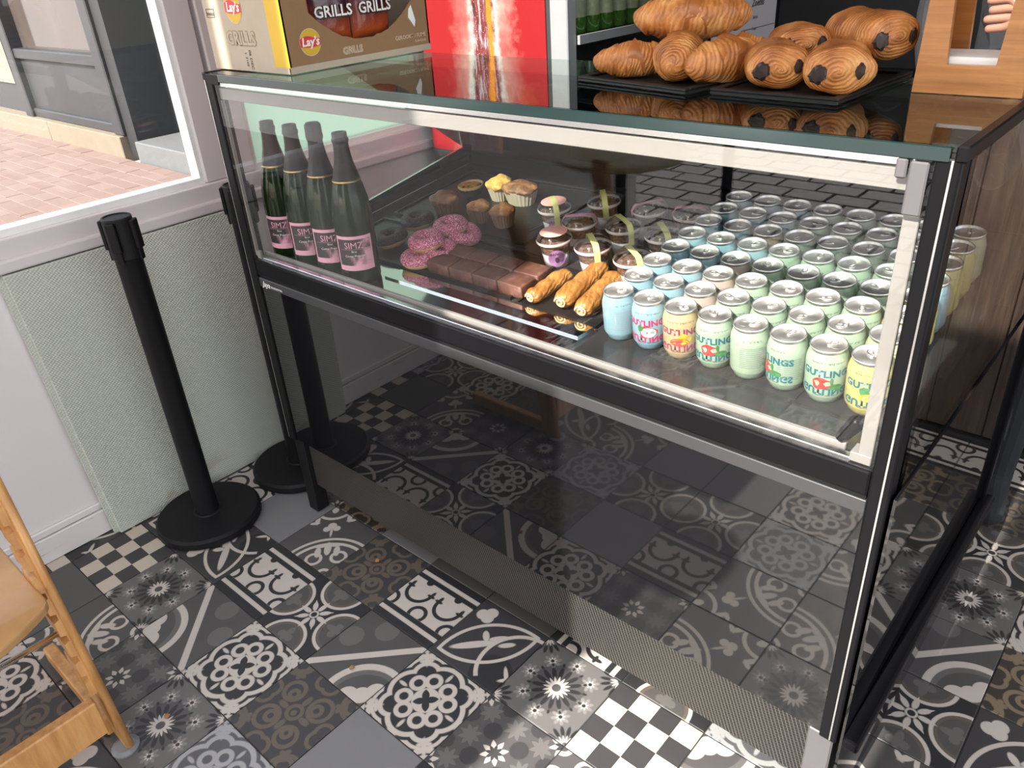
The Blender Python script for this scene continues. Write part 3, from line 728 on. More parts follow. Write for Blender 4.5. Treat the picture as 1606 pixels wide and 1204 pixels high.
# ------------------------------------------------------------------ sparkling wine bottles
m, b = begin('dark green bottle glass'); setp(b, (0.007, 0.018, 0.004), 0.04, 0.0, 0.25); M_bottle = m
M_foil = plain('black neck foil', (0.009, 0.008, 0.009), 0.4, vary=0.3, nscale=90, bump=0.2, spec=0.3)
M_gold = plain('gold band', (0.55, 0.40, 0.14), 0.3, 0.9)
M_lpink = plain('pink label paper', (0.72, 0.36, 0.46), 0.6)
m, b = begin('label print'); x, y, z = coords('Object')
n = noisev(34, 5, 0.6); f = mt('MULTIPLY_ADD', (x * 14.0 - z * 9.0 + 1.05) + n * 2.0 - 1.0, 2.6, -1.35, clamp=True)
setp(b, mixc((0.030, 0.022, 0.026), (0.66, 0.33, 0.42), f), 0.6); M_lprint = m
BR0 = 0.0440
bprof = [(0.0, 0.006), (0.030, 0.004), (0.040, 0.0), (0.0432, 0.003), (BR0, 0.008), (BR0, 0.135), (0.0432, 0.152), (0.0400, 0.178), (0.0340, 0.205), (0.0255, 0.235), (0.0195, 0.258), (0.0165, 0.275), (0.0152, 0.290), (0.0152, 0.302)]
lip = [(0.0150, 0.296), (0.0168, 0.298), (0.0178, 0.302), (0.0178, 0.306), (0.0160, 0.308), (0.0160, 0.317), (0.0150, 0.319), (0.0105, 0.319), (0.0105, 0.300)]
foilp = [(0.0300, 0.2205), (0.0262, 0.2350), (0.0202, 0.2585), (0.0174, 0.2755), (0.0161, 0.291), (0.0160, 0.2975)]
cage = [(0.0158, 0.292), (0.0182, 0.298), (0.0190, 0.305), (0.0178, 0.309), (0.0182, 0.318), (0.0178, 0.326), (0.0135, 0.331), (0.0, 0.332)]
def arcpatch(r, a0, a1, z0, z1, n=14, rows=1):
    bm = bmesh.new(); g = [[bm.verts.new((r * math.sin(a0 + (a1 - a0) * i / n), -r * math.cos(a0 + (a1 - a0) * i / n), z0 + (z1 - z0) * j / rows)) for i in range(n + 1)] for j in range(rows + 1)]
    for j in range(rows):
        for i in range(n): bm.faces.new((g[j][i], g[j][i + 1], g[j + 1][i + 1], g[j + 1][i]))
    return bm
def bottle(x, y, z, rz, label, capped):
    t = thing('wine_bottle', label, 'bottle', (x, y, z), (0, 0, 0), 'sparkling wine bottles in the case')
    obj('bottle_body', lathe(bprof, 40), M_bottle, t, smooth=True)
    obj('neck_foil', lathe(foilp, 32), M_foil, t, smooth=True)
    obj('foil_band', lathe([(0.0302, 0.2185), (0.0312, 0.2195), (0.0300, 0.2235), (0.0292, 0.2225)], 32), M_gold, t, smooth=True)
    if capped: obj('foil_cap', lathe(cage, 28), M_foil, t, smooth=True)
    else: obj('bottle_lip', lathe(lip, 28), M_foil, t, smooth=True)
    lb = obj('label', arcpatch(BR0 + 0.0004, -0.98, 0.98, 0.030, 0.108), M_lpink, t, None, (0, 0, rz), smooth=True)
    obj('label_print', arcpatch(BR0 + 0.0007, -0.88, 0.88, 0.042, 0.101), M_lprint, lb, smooth=True)
    for s, sz, hh, bd in (('SIMZ', 0.0200, 0.087, 0.0), ('Brut', 0.0065, 0.074, 0.0), ('Cuvee Prestige', 0.0075, 0.064, 0.0)):
        me = wrap(textmesh(s, sz, bd, 0.25 if 'Cuv' in s else 0), BR0 + 0.0010, hh); me.materials.append(M_lpink if sz > 0.01 else MATS['badge white']); obj('label_lettering', me, None, lb)
    obj('label_rule', arcpatch(BR0 + 0.0010, -0.7, 0.7, 0.0785, 0.0790), M_lpink, lb)
    return t
bx = [0.062, 0.1515, 0.241, 0.3305]
for x, rz, cap, lab in zip(bx, (0.55, 0.85, 0.80, 0.75), (0, 0, 1, 0),
        ('green wine bottle with pink label standing by the corner post', 'green wine bottle with open lip, second from the corner post', 'green wine bottle with tall rounded foil cap and pink label', 'green wine bottle with pink label nearest the doughnuts')):
    bottle(x, 0.0845, 0.7655, rz, lab, cap)

# ------------------------------------------------------------------ pastry materials
def pastry(name, dark, mid, light, bands=26.0, glossy=0.35, tilt=0.25):
    m, b = begin(name)
    u, v, _ = coords('UV')
    n = noisev(22, 5, 0.6); n2 = noisev(120, 3, 0.6)
    wv = mt('SINE', (u * bands + v * bands * tilt + n * 3.5) * (2 * PI))
    f = mt('MULTIPLY_ADD', wv, 0.055, 0.47) + (n - 0.5) * 1.5
    c = ramp(f, (0.15, dark), (0.5, mid), (0.85, light))
    setp(b, c, glossy, 0.0, 0.45, bump=wv * 0.5 + n2, bstr=0.45, bdist=0.002); return m
M_crois = pastry('croissant crust', (0.21, 0.058, 0.012), (0.48, 0.185, 0.048), (0.72, 0.40, 0.15))
M_pain = pastry('pain au chocolat crust', (0.19, 0.052, 0.012), (0.45, 0.170, 0.044), (0.68, 0.36, 0.13), 34.0, 0.3, 0.05)
M_roll = pastry('roll pastry crust', (0.20, 0.068, 0.015), (0.38, 0.17, 0.042), (0.50, 0.31, 0.11), 5.0, 0.35, 2.0)
M_choc = plain('dark chocolate', (0.022, 0.012, 0.009), 0.4, vary=0.4, nscale=60)
def sweep(spine, rads, zs=0.85, n=20, rot=0.0, floor_flat=True):
    """body of rings along a spine; UVs follow length and girth"""
    bm = bmesh.new(); uv = bm.loops.layers.uv.new('UVMap'); N = len(spine); rings = []
    for i, p in enumerate(spine):
        a, c = spine[max(i - 1, 0)], spine[min(i + 1, N - 1)]
        t = Vector((c[0] - a[0], c[1] - a[1], 0)).normalized(); s = Vector((-t.y, t.x, 0))
        r = rads[i]; R = []
        for k in range(n):
            th = 2 * PI * k / n
            R.append(bm.verts.new(Vector(p) + s * (r * math.cos(th)) + Vector((0, 0, r * zs * math.sin(th)))))
        rings.append(R)
    for i in range(N - 1):
        for k in range(n):
            f = bm.faces.new((rings[i][k], rings[i][(k + 1) % n], rings[i + 1][(k + 1) % n], rings[i + 1][k]))
            for lp, (a, c) in zip(f.loops, ((i, k), (i, k + 1), (i + 1, k + 1), (i + 1, k))): lp[uv].uv = (a / (N - 1), c / n)
    for R in (rings[0], rings[-1]):
        try: bm.faces.new(R)
        except ValueError: pass
    bmesh.ops.recalc_face_normals(bm, faces=bm.faces)
    return bm
def croissant(L, Rm, bend, seed):
    N = 72; sp_, rd = [], []
    Rb = L / (2 * bend) if bend > 1e-3 else 1e6
    for i in range(N + 1):
        t = -1 + 2 * i / N; a = t * bend
        env = max(0.0, 1 - abs(t) ** 1.9) ** 0.62
        k = 7.0; ph = (abs(t) * k / 2 + 0.5) % 1.0
        step = 1.0 + 0.13 * (0.5 - ph) if abs(t) > 0.14 else 1.09
        r = Rm * (0.20 + 0.80 * env) * step * (0.45 if abs(t) > 0.99 else 1)
        sp_.append((Rb * math.sin(a), Rb * (1 - math.cos(a)), Rm * 0.80)); rd.append(r)
    bm = sweep(sp_, rd, 0.88, 24)
    for v in bm.verts:
        q = v.co * 38 + Vector((seed * 7, 0, 0)); v.co += v.normal * 0.0 + Vector((noise.noise(q), noise.noise(q + Vector((9, 0, 0))), noise.noise(q + Vector((0, 9, 0))))) * 0.0035
        if v.co.z < 0.0015: v.co.z = 0.0015
    return bm
# two slate trays on the glass top with croissants and pains au chocolat
def slatetray(cx, cy, a, c, rz, label):
    t = thing('slate_tray', label, 'tray', (cx, cy, H + 0.0005), (0, 0, rz))
    obj('tray_base', Box(-a, a, -c, c, 0, 0.005, 0.0015), M_tray, t)
    bm = bmesh.new()
    for q in ((-a, a, -c, -c + .012), (-a, a, c - .012, c), (-a, -a + .012, -c + .012, c - .012), (a - .012, a, -c + .012, c - .012)): box(bm, *q, 0.005, 0.0085, 0.001)
    obj('tray_rim', bm, M_tray, t)
    return t
slatetray(1.010, 0.268, 0.118, 0.105, -0.20, 'black slate tray under the croissants')
slatetray(1.237, 0.277, 0.096, 0.122, -0.06, 'black slate tray under the chocolate pastries')
TZ = H + 0.0064
cr_g = 'croissants piled on the slate tray'
def put_croissant(loc, rot, L, Rm, bend, seed, label):
    t = thing('croissant', label, 'croissant', loc, rot, cr_g)
    obj('crust', croissant(L, Rm, bend, seed), M_crois, t, smooth=True)
    # pointed flap of the last turn
    bm = bmesh.new(); uv = bm.loops.layers.uv.new('UVMap'); g = []
    for i in range(13):
        th = -0.5 + 2.6 * i / 12; wd = Rm * (0.95 * (1 - i / 12.5) + 0.10); rr = Rm * 1.06
        for s in (-1, 0, 1):
            g.append(bm.verts.new((s * wd * 0.5, -rr * math.cos(th), Rm * 0.80 + rr * 0.90 * math.sin(th) + (0.004 if s == 0 else -0.001))))
    for i in range(12):
        for s in range(2):
            f = bm.faces.new((g[i * 3 + s], g[i * 3 + s + 1], g[i * 3 + s + 4], g[i * 3 + s + 3]))
            for lp in f.loops: lp[uv].uv = (lp.vert.co.x * 6, lp.vert.co.z * 6)
    obj('flap', bm, plain('browned flap', (0.30, 0.095, 0.02), 0.3, vary=0.35, nscale=60), t, smooth=True)
    return t
put_croissant((0.960, 0.228, TZ), (0, 0, 0.62), 0.135, 0.031, 0.55, 1, 'croissant lying side-on at the end of the slate tray beside the cooler')
put_croissant((1.038, 0.235, TZ), (0, 0, 2.15), 0.145, 0.038, 0.30, 2, 'croissant pointing its tip at the glass edge, leaning on the side-on one')
put_croissant((1.116, 0.240, TZ), (0, 0, 1.30), 0.150, 0.036, 0.35, 3, 'croissant with a pale underside next to the chocolate pastries')
put_croissant((1.010, 0.318, TZ + 0.048), (0.10, 0, 0.62), 0.190, 0.040, 0.50, 4, 'large croissant perched on top of the others')
put_croissant((1.085, 0.350, TZ), (0, 0, 0.3), 0.120, 0.031, 0.40, 5, 'croissant half hidden behind the front ones on the tray')
def painchoc(Lx, Wd, Ht, seed):
    N = 26; sp_, rd = [], []
    for i in range(N + 1):
        t = i / N; e = min(t, 1 - t); r = Wd / 2 * (0.84 + 0.16 * min(1, e / 0.12) ** 0.5)
        sp_.append((0.0, -Lx / 2 + Lx * t, Ht / 2)); rd.append(r)
    for q in (0.92, 0.80, 0.66, 0.52, 0.38, 0.24, 0.10, 0.02):
        dome = 0.010 * (1 - q) ** 0.8 + 0.0012 * math.sin(q * 31)
        sp_ = [(0, -Lx / 2 - dome, Ht / 2)] + sp_ + [(0, Lx / 2 + dome, Ht / 2)]; rd = [rd[0] * 0 + Wd * 0.42 * q] + rd + [Wd * 0.42 * q]
    bm = sweep(sp_, rd, Ht / Wd, 26)
    for v in bm.verts:
        q = v.co * 30 + Vector((seed * 5, 1, 0)); v.co += Vector((noise.noise(q), 0.4 * noise.noise(q + Vector((5, 0, 0))), noise.noise(q + Vector((0, 5, 0))))) * 0.0045
        if v.co.z < 0.001: v.co.z = 0.001
    return bm
def put_pain(loc, rz, Lx, Wd, Ht, seed, label, rx=0.0):
    t = thing('chocolate_pastry', label, 'pastry', loc, (rx, 0, rz), 'chocolate pastries on the slate tray')
    obj('crust', painchoc(Lx, Wd, Ht, seed), M_pain, t, smooth=True)
    '''    bm = bmesh.new()
    for e in (-1, 1):
        pts = [(0.62 * Wd / 2 * (1 - k / 60) * math.cos(k * 0.22), e * (Lx / 2 - 0.0015), Ht / 2 + 0.62 * Ht / 2 * (1 - k / 60) * math.sin(k * 0.22)) for k in range(48)]
        tube(pts, 0.0022, 6, bm)
    '''
    for sx in (-1, 1):
        bm = bmesh.new()
        lathe([(0, -0.006), (0.006, -0.005), (0.0085, 0.0), (0.006, 0.005), (0, 0.006)], 16, bm)
        for v in bm.verts: v.co = Vector((v.co.x * (1.45 if sx < 0 else 0.75), v.co.z * 0.7, v.co.y * (1.5 if sx < 0 else 1.25))) + Vector((noise.noise(v.co * 300), 0, noise.noise(v.co * 300 + Vector((3, 3, 3))))) * (0.005 if sx < 0 else 0.002)
        bmesh.ops.recalc_face_normals(bm, faces=bm.faces)
        obj('chocolate_stick', bm, M_choc, t, (sx * Wd * 0.27, -Lx / 2 - 0.004, Ht * (0.46 if sx < 0 else 0.52)))
    return t
put_pain((1.202, 0.225, TZ), 0.55, 0.090, 0.088, 0.060, 1, 'chocolate pastry at the front of the tray beside the croissants')
put_pain((1.292, 0.220, TZ), 0.42, 0.098, 0.092, 0.062, 2, 'chocolate pastry at the front corner of the tray near the napkin holder')
put_pain((1.188, 0.330, TZ + 0.022), 0.60, 0.085, 0.085, 0.050, 3, 'chocolate pastry behind, next to the menu sheet')
put_pain((1.292, 0.325, TZ + 0.030), 0.85, 0.135, 0.080, 0.062, 4, 'long chocolate pastry lying across the back of the tray')

# ------------------------------------------------------------------ doughnuts, brownies, rolls, muffins, tart
M_dough = plain('doughnut dough', (0.62, 0.38, 0.16), 0.6, vary=0.2, nscale=70)
def sugared(name, base, crumb, sc=330.0, dens=0.46):
    m, b = begin(name)
    tc = V.T.nodes.new('ShaderNodeTexCoord'); vo = V.T.nodes.new('ShaderNodeTexVoronoi'); vo.inputs['Scale'].default_value = sc
    V.T.links.new(tc.outputs['Object'], vo.inputs['Vector'])
    f = mt('MULTIPLY_ADD', V(vo.outputs['Distance']), -6.0, dens * 6.0, clamp=True)
    setp(b, mixc(base, crumb, f), 0.55, bump=f, bstr=0.8, bdist=0.001); return m
M_pinkice = sugared('pink icing with sugar crumbs', (0.40, 0.05, 0.13), (0.82, 0.60, 0.64))
M_chocice = sugared('chocolate icing with crumbs', (0.016, 0.009, 0.006), (0.14, 0.09, 0.055), 330.0, 0.40)
def torus(R, r, zs, a0, a1, n=32, k=12, z=0.0, jag=0.0):
    bm = bmesh.new(); g = []
    for i in range(n):
        t = 2 * PI * i / n; jj = jag * (math.sin(3 * t) + math.sin(7 * t + 1) * 0.6)
        g.append([bm.verts.new(((R + r * math.cos(a)) * math.cos(t), (R + r * math.cos(a)) * math.sin(t), z + r * zs * math.sin(a))) for a in [a0 - jj + (a1 - a0 + 2 * jj) * q / k for q in range(k + 1)]])
    for i in range(n):
        A, B = g[i], g[(i + 1) % n]
        for q in range(k): bm.faces.new((A[q], B[q], B[q + 1], A[q + 1]))
    bmesh.ops.remove_doubles(bm, verts=bm.verts, dist=1e-5); bmesh.ops.recalc_face_normals(bm, faces=bm.faces)
    return bm
me_dough = mesh_from(torus(0.0262, 0.0162, 0.92, 0, 2 * PI, 32, 16, 0.0150), 'dough', True); me_dough.materials.append(M_dough)
me_ice = {}
for k, mm in (('pink', M_pinkice), ('choc', M_chocice)):
    me_ice[k] = mesh_from(torus(0.0262, 0.0172, 0.94, -0.05, PI + 0.25, 40, 12, 0.0153, 0.05), 'icing', True); me_ice[k].materials.append(mm)
def donut(u, v, dz, tilt, kind, label):
    p = deckpt(u, v, dz + 0.016)
    n = Vector((tilt[0], tilt[1], 1)).normalized(); q = Vector((0, 0, 1)).rotation_difference(n)
    c = p - n * 0.016 + Vector((0, 0, 0.0))
    t = thing('doughnut', label, 'doughnut', c, q.to_euler(), 'doughnuts on the black tray')
    obj('dough', me_dough, None, t); obj('icing', me_ice[kind], None, t)
donut(613, 372, 0.004, (-0.05, -0.2, 0), 'choc', 'chocolate doughnut nearest the wine bottles')
donut(655, 345, 0.016, (0.0, -0.1, 0), 'choc', 'chocolate doughnut behind the pink ones')
donut(706, 354, 0.022, (0.0, -0.16, 0), 'pink', 'pink sugared doughnut at the back next to the chocolate one')
donut(727, 366, 0.006, (0.35, -0.05, 0), 'pink', 'pink sugared doughnut tucked under the back one')
donut(668, 377, 0.028, (0.0, -0.18, 0), 'pink', 'pink sugared doughnut on top in the middle of the pile')
donut(690, 393, 0.006, (0.25, -0.15, 0), 'pink', 'pink sugared doughnut leaning beside the brownies')
donut(657, 404, 0.004, (0.05, -0.1, 0), 'pink', 'pink sugared doughnut half hidden behind the steel lip')
m, b = begin('brownie crust'); n = noisev(30, 5, 0.65); n2 = noisev(160, 3)
setp(b, ramp(n, (0.3, (0.050, 0.018, 0.012)), (0.55, (0.125, 0.052, 0.037)), (0.72, (0.25, 0.13, 0.10))), 0.5, bump=n + n2 * 0.5, bstr=0.5, bdist=0.002); M_brownie = m
bw = [mesh_from(Box(-0.034, 0.034, -0.024, 0.024, 0, 0.028, 0.0025, 2), 'brownie', True) for _ in range(3)]
for k, me in enumerate(bw):
    me.materials.append(M_brownie)
    for v in me.vertices: v.co.z += noise.noise(v.co * 60 + Vector((k * 9, 0, 0))) * 0.0015
for r in range(2):
    for c in range(4):
        x, y = 0.478 + 0.0715 * c - 0.035 * 0, 0.208 + 0.0525 * r
        if c == 0 and r == 1: x += 0.004
        if x < 0.46 or (r == 0 and c == 0 and False): continue
        o = tag(obj('brownie', bw[(r + c) % 3], None, None, (x, y, deckz(y) + 0.0002), (DTILT, 0, random.uniform(-.02, .02))),
                ['brownie square in the front row behind the steel lip', 'brownie square in the back row of the block'][r], 'brownie', 'brownies on the black tray')
def pastryroll(u0, v0, u1, v1, R, label, seed):
    a, c = deckpt(u0, v0, 0.022), deckpt(u1, v1, 0.022); mid = (a + c) / 2; d = c - a; L = d.length
    N = 30; sp_, rd = [], []
    for i in range(N + 1):
        t = i / N; e = min(t, 1 - t); r = R * (0.72 + 0.28 * min(1, e / 0.10)) * (1 + 0.05 * math.sin(t * 19 + seed)) * (0.6 if e == 0 else 1)
        sp_.append((-L / 2 + L * t, 0, R * 0.82)); rd.append(r)
    bm = sweep(sp_, rd, 0.82, 20)
    for v in bm.verts:
        q = v.co * 45 + Vector((seed * 3, 0, 0)); v.co += Vector((0, noise.noise(q), noise.noise(q + Vector((4, 4, 0))))) * 0.003
        if v.co.z < 0.0005: v.co.z = 0.0005
    t = thing('pastry_roll', label, 'pastry roll', (mid.x, mid.y, deckz(mid.y)), (0, -math.asin(max(-1, min(1, d.z / L))), math.atan2(d.y, d.x)), 'golden pastry rolls on the black tray')
    obj('crust', bm, M_roll, t, smooth=True)
    bm = bmesh.new()                                   # coil of dough at the open end
    tube([(-L / 2 - 0.001, R * 0.60 * (1 - k / 46) * math.cos(k * 0.3), R * 0.82 + R * 0.52 * (1 - k / 46) * math.sin(k * 0.3)) for k in range(40)], 0.0022, 6, bm)
    obj('end_coil', bm, plain('pale inner dough', (0.66, 0.46, 0.24), 0.5), t, smooth=True)
pastryroll(832, 462, 893, 424, 0.0195, 'slim brown pastry roll beside the granola pot', 1)
pastryroll(880, 471, 946, 414, 0.0225, 'pastry roll with open coiled end in the middle of the tray', 2)
pastryroll(912, 484, 968, 428, 0.0215, 'flaky golden pastry roll against the blue cans', 3)
M_paper = plain('paper baking cup', (0.50, 0.40, 0.30), 0.7, vary=0.15, nscale=40)
M_pbrown = plain('brown paper baking cup', (0.17, 0.10, 0.06), 0.7, vary=0.2, nscale=40)
def muffintop(name, c0, c1, c2):
    m, b = begin(name); n = noisev(55, 5, 0.65)
    setp(b, ramp(n, (0.3, c0), (0.52, c1), (0.75, c2)), 0.5, bump=n, bstr=0.9, bdist=0.004); return m
M_crumb = muffintop('golden crumble', (0.42, 0.17, 0.03), (0.70, 0.38, 0.09), (0.80, 0.55, 0.22))
M_mchoc = muffintop('brown muffin crumb', (0.08, 0.03, 0.014), (0.23, 0.095, 0.04), (0.42, 0.22, 0.10))
def muffin(x, y, R, Ht, top, paper, label, long=1.0, rz=0.0, seed=0):
    t = thing('muffin', label, 'muffin', (x, y, deckz(y)), (DTILT, 0, rz), 'muffins on the black tray')
    bm = bmesh.new(); n = 48; z0, z1 = 0.0, Ht * 0.62
    lo = [bm.verts.new((long * R * 0.74 * math.cos(2 * PI * k / n) * (1 + 0.022 * (-1) ** k), R * 0.74 * math.sin(2 * PI * k / n) * (1 + 0.022 * (-1) ** k), z0)) for k in range(n)]
    hi = [bm.verts.new((long * R * math.cos(2 * PI * k / n) * (1 + 0.022 * (-1) ** k), R * math.sin(2 * PI * k / n) * (1 + 0.022 * (-1) ** k), z1 + 0.004)) for k in range(n)]
    for k in range(n): bm.faces.new((lo[k], lo[(k + 1) % n], hi[(k + 1) % n], hi[k]))
    bm.faces.new(list(reversed(lo)))
    obj('paper_cup', bm, paper, t)
    bm = lathe([(R * 0.90, z1 - 0.004), (R * 1.02, z1 + 0.002), (R * 1.05, z1 + 0.008), (R * 0.92, Ht * 0.83), (R * 0.6, Ht * 0.96), (R * 0.25, Ht), (0, Ht)], 28)
    for v in bm.verts:
        q = v.co * 70 + Vector((seed * 11, 0, 0)); v.co += Vector((noise.noise(q), noise.noise(q + Vector((5, 0, 0))), noise.noise(q + Vector((0, 5, 0))))) * 0.006; v.co.x *= long
    obj('muffin_top', bm, top, t, smooth=True)
q = deckpt(785, 290, 0.035); muffin(q.x, q.y, 0.034, 0.058, M_crumb, M_paper, 'golden crumble muffin in a pale paper cup', seed=1)
q = deckpt(817, 297, 0.035); muffin(q.x, q.y, 0.032, 0.056, M_mchoc, M_paper, 'oblong brown cake in a pleated paper case', 1.5, 0.25, seed=2)
q = deckpt(700, 316, 0.03); muffin(q.x, q.y, 0.034, 0.058, M_mchoc, M_pbrown, 'brown muffin with a glazed orange top beside the chocolate doughnuts', 1.15, seed=3)
q = deckpt(752, 328, 0.03); muffin(q.x, q.y, 0.030, 0.052, M_mchoc, M_pbrown, 'brown muffin in the middle of the muffin tray', seed=4)
q = deckpt(790, 334, 0.03); muffin(q.x, q.y, 0.031, 0.052, M_mchoc, M_pbrown, 'brown muffin nearest the granola pots', seed=5)
q = deckpt(740, 294, 0.015)
t = thing('custard_tart', 'custard tart with a scorched yellow filling in a foil cup', 'tart', (q.x, q.y, deckz(q.y)), (DTILT, 0, 0))
bm = bmesh.new(); n = 40
for r0, z0, r1, z1 in ((0.026, 0.0, 0.037, 0.020),):
    lo = [bm.verts.new((r0 * math.cos(2 * PI * k / n), r0 * math.sin(2 * PI * k / n), z0)) for k in range(n)]
    hi = [bm.verts.new((r1 * (1 + 0.03 * (-1) ** k) * math.cos(2 * PI * k / n), r1 * (1 + 0.03 * (-1) ** k) * math.sin(2 * PI * k / n), z1)) for k in range(n)]
    for k in range(n): bm.faces.new((lo[k], lo[(k + 1) % n], hi[(k + 1) % n], hi[k]))
    bm.faces.new(list(reversed(lo)))
obj('foil_cup', bm, M_chrome, t)
obj('tart_crust', lathe([(0.024, 0.003), (0.034, 0.019), (0.036, 0.024), (0.033, 0.026), (0.030, 0.021)], 32), plain('tart crust', (0.70, 0.48, 0.20), 0.6, vary=0.25, nscale=90), t, smooth=True)
m, b = begin('scorched custard'); n = noisev(40, 4); setp(b, ramp(n, (0.40, (0.14, 0.035, 0.008)), (0.52, (0.60, 0.27, 0.02)), (0.7, (0.84, 0.52, 0.05))), 0.2, coat=0.4)
obj('custard', lathe([(0.0315, 0.0215), (0.02, 0.0235), (0, 0.024)], 28), m, t, smooth=True)

# ------------------------------------------------------------------ granola pots
M_plastic = glassmat('clear plastic', (0.93, 0.93, 0.93), 0.06, 0.05)
m, b = begin('granola'); n = noisev(160, 4, 0.7); setp(b, ramp(n, (0.35, (0.045, 0.022, 0.014)), (0.5, (0.13, 0.065, 0.04)), (0.72, (0.32, 0.19, 0.12))), 0.7, bump=n, bstr=1.0, bdist=0.004); M_gran = m
M_yog = plain('yoghurt', (0.66, 0.63, 0.66), 0.5); M_tapes = {'pink': plain('pink seal tape', (0.58, 0.25, 0.38), 0.5), 'lime': plain('lime seal tape', (0.58, 0.55, 0.20), 0.5)}
M_plabel = plain('purple round label', (0.36, 0.17, 0.36), 0.5); M_lidpink = plain('pink lid insert', (0.80, 0.36, 0.31), 0.5)
me_pot = mesh_from(lathe([(0.0, 0.0), (0.0270, 0.0), (0.0278, 0.002), (0.0352, 0.056), (0.0368, 0.058)], 32), 'pot_wall', True); me_pot.materials.append(M_plastic)
me_yo = mesh_from(lathe([(0, 0.0015), (0.0266, 0.0015), (0.0306, 0.032), (0, 0.033)], 24), 'yoghurt_layer', True); me_yo.materials.append(M_yog)
bm = lathe([(0.0306, 0.033), (0.0340, 0.052), (0.026, 0.057), (0.012, 0.060), (0, 0.0605)], 24)
for v in bm.verts:
    if v.co.z > 0.05: v.co.z += noise.noise(v.co * 140) * 0.004
me_gr = mesh_from(bm, 'granola_layer', True); me_gr.materials.append(M_gran)
me_plid = mesh_from(lathe([(0.0372, 0.056), (0.0392, 0.057), (0.0392, 0.062), (0.0378, 0.065), (0.0345, 0.071), (0.0300, 0.0755), (0.020, 0.0765), (0, 0.0765)], 32), 'pot_lid', True); me_plid.materials.append(M_plastic)
me_rimr = mesh_from(lathe([(0.0385, 0.0555), (0.0398, 0.0575), (0.0398, 0.0605), (0.0385, 0.0625)], 32), 'lid_rim', True); me_rimr.materials.append(plain('milky plastic rim', (0.55, 0.45, 0.44), 0.25))
me_disc = mesh_from(lathe([(0.0, 0.0772), (0.029, 0.0770), (0.030, 0.0764)], 28), 'lid_insert', True); me_disc.materials.append(M_lidpink)
def tapemesh(k):
    bm = bmesh.new(); prof_ = [(-0.0372, 0.030), (-0.0400, 0.050), (-0.0404, 0.062), (-0.0350, 0.0722), (-0.0300, 0.0765), (0, 0.0775), (0.0300, 0.0765), (0.0350, 0.0722), (0.0404, 0.062), (0.0400, 0.050), (0.0372, 0.034)]
    g = [(bm.verts.new((-0.0065, y, z + 0.0004)), bm.verts.new((0.0065, y, z + 0.0004))) for y, z in prof_]
    for A, B in zip(g, g[1:]): bm.faces.new((A[0], A[1], B[1], B[0]))
    me = mesh_from(bm, 'seal_tape', True); me.materials.append(M_tapes[k]); return me
me_tape = {k: tapemesh(k) for k in M_tapes}
me_plab = mesh_from(disc2d(0, 0, 0.0205, 0.0205, 24), 'round_label')
def conewrap(me, z0, off):
    for v in me.vertices:
        h = z0 + v.co.y; r = 0.0278 + (0.0352 - 0.0278) * (h - 0.002) / 0.054 + off; a = v.co.x / r; v.co = (r * math.sin(a), -r * math.cos(a), h)
    return me
conewrap(me_plab, 0.026, 0.0006); me_plab.materials.append(M_plabel)
me_plt = conewrap(textmesh('GRANOLA', 0.0085, 0.015), 0.037, 0.0010); me_plt.materials.append(plain('dark label ink', (0.05, 0.03, 0.06), 0.5))
me_plt2 = mesh_from(disc2d(0, 0, 0.0042, 0.0075, 12), 'label_emblem'); conewrap(me_plt2, 0.023, 0.0011); me_plt2.materials.append(MATS['dark label ink'])
def pot(x, y, rz, tape, insert, label):
    t = thing('granola_pot', label, 'pot', (x, y, deckz(y) - 0.0030), (DTILT, 0, rz), 'granola pots')
    obj('pot_wall', me_pot, None, t); obj('yoghurt_layer', me_yo, None, t); obj('granola_layer', me_gr, None, t)
    l = obj('pot_lid', me_plid, None, t); obj('lid_rim', me_rimr, None, l)
    if insert: obj('lid_insert', me_disc, None, l)
    if tape: obj('seal_tape', me_tape[tape], None, t, None, (0, 0, 1.2 * (-1 if tape == 'pink' else 1) * random.uniform(0.5, 1)))
    if insert:
        lb = obj('round_label', me_plab, None, t, None, (0, 0, 0.75)); obj('label_lettering', me_plt, None, lb); obj('label_emblem', me_plt2, None, lb)
for k, (u, v, tape, ins, lab) in enumerate([(872, 357, None, True, 'granola pot with pink lid and purple round label by the brownies'), (872, 310, 'lime', True, 'granola pot with pink lid behind the purple labelled one'),
        (933, 369, 'lime', False, 'granola pot with lime tape behind the pastry rolls'), (912, 332, 'pink', False, 'granola pot with pink tape between two lime taped pots'), (981, 338, 'lime', False, 'granola pot with lime tape in the middle of the pots'),
        (1022, 312, 'pink', False, 'granola pot with pink tape at the back of the pots'), (1092, 320, 'pink', False, 'granola pot with pink tape beside the dark blue cans'), (1048, 352, 'lime', False, 'granola pot with lime tape beside the pale blue cans'),
        (1000, 388, 'lime', False, 'granola pot with lime tape closest to the front blue cans'), (950, 300, 'lime', False, 'granola pot with lime tape in the back row by the muffins')]):
    p = deckpt(u, v, 0.078)
    if p.x > 0.893 and p.y < 0.66: p.x = 0.893
    pot(p.x, p.y, 0, tape, ins, lab)
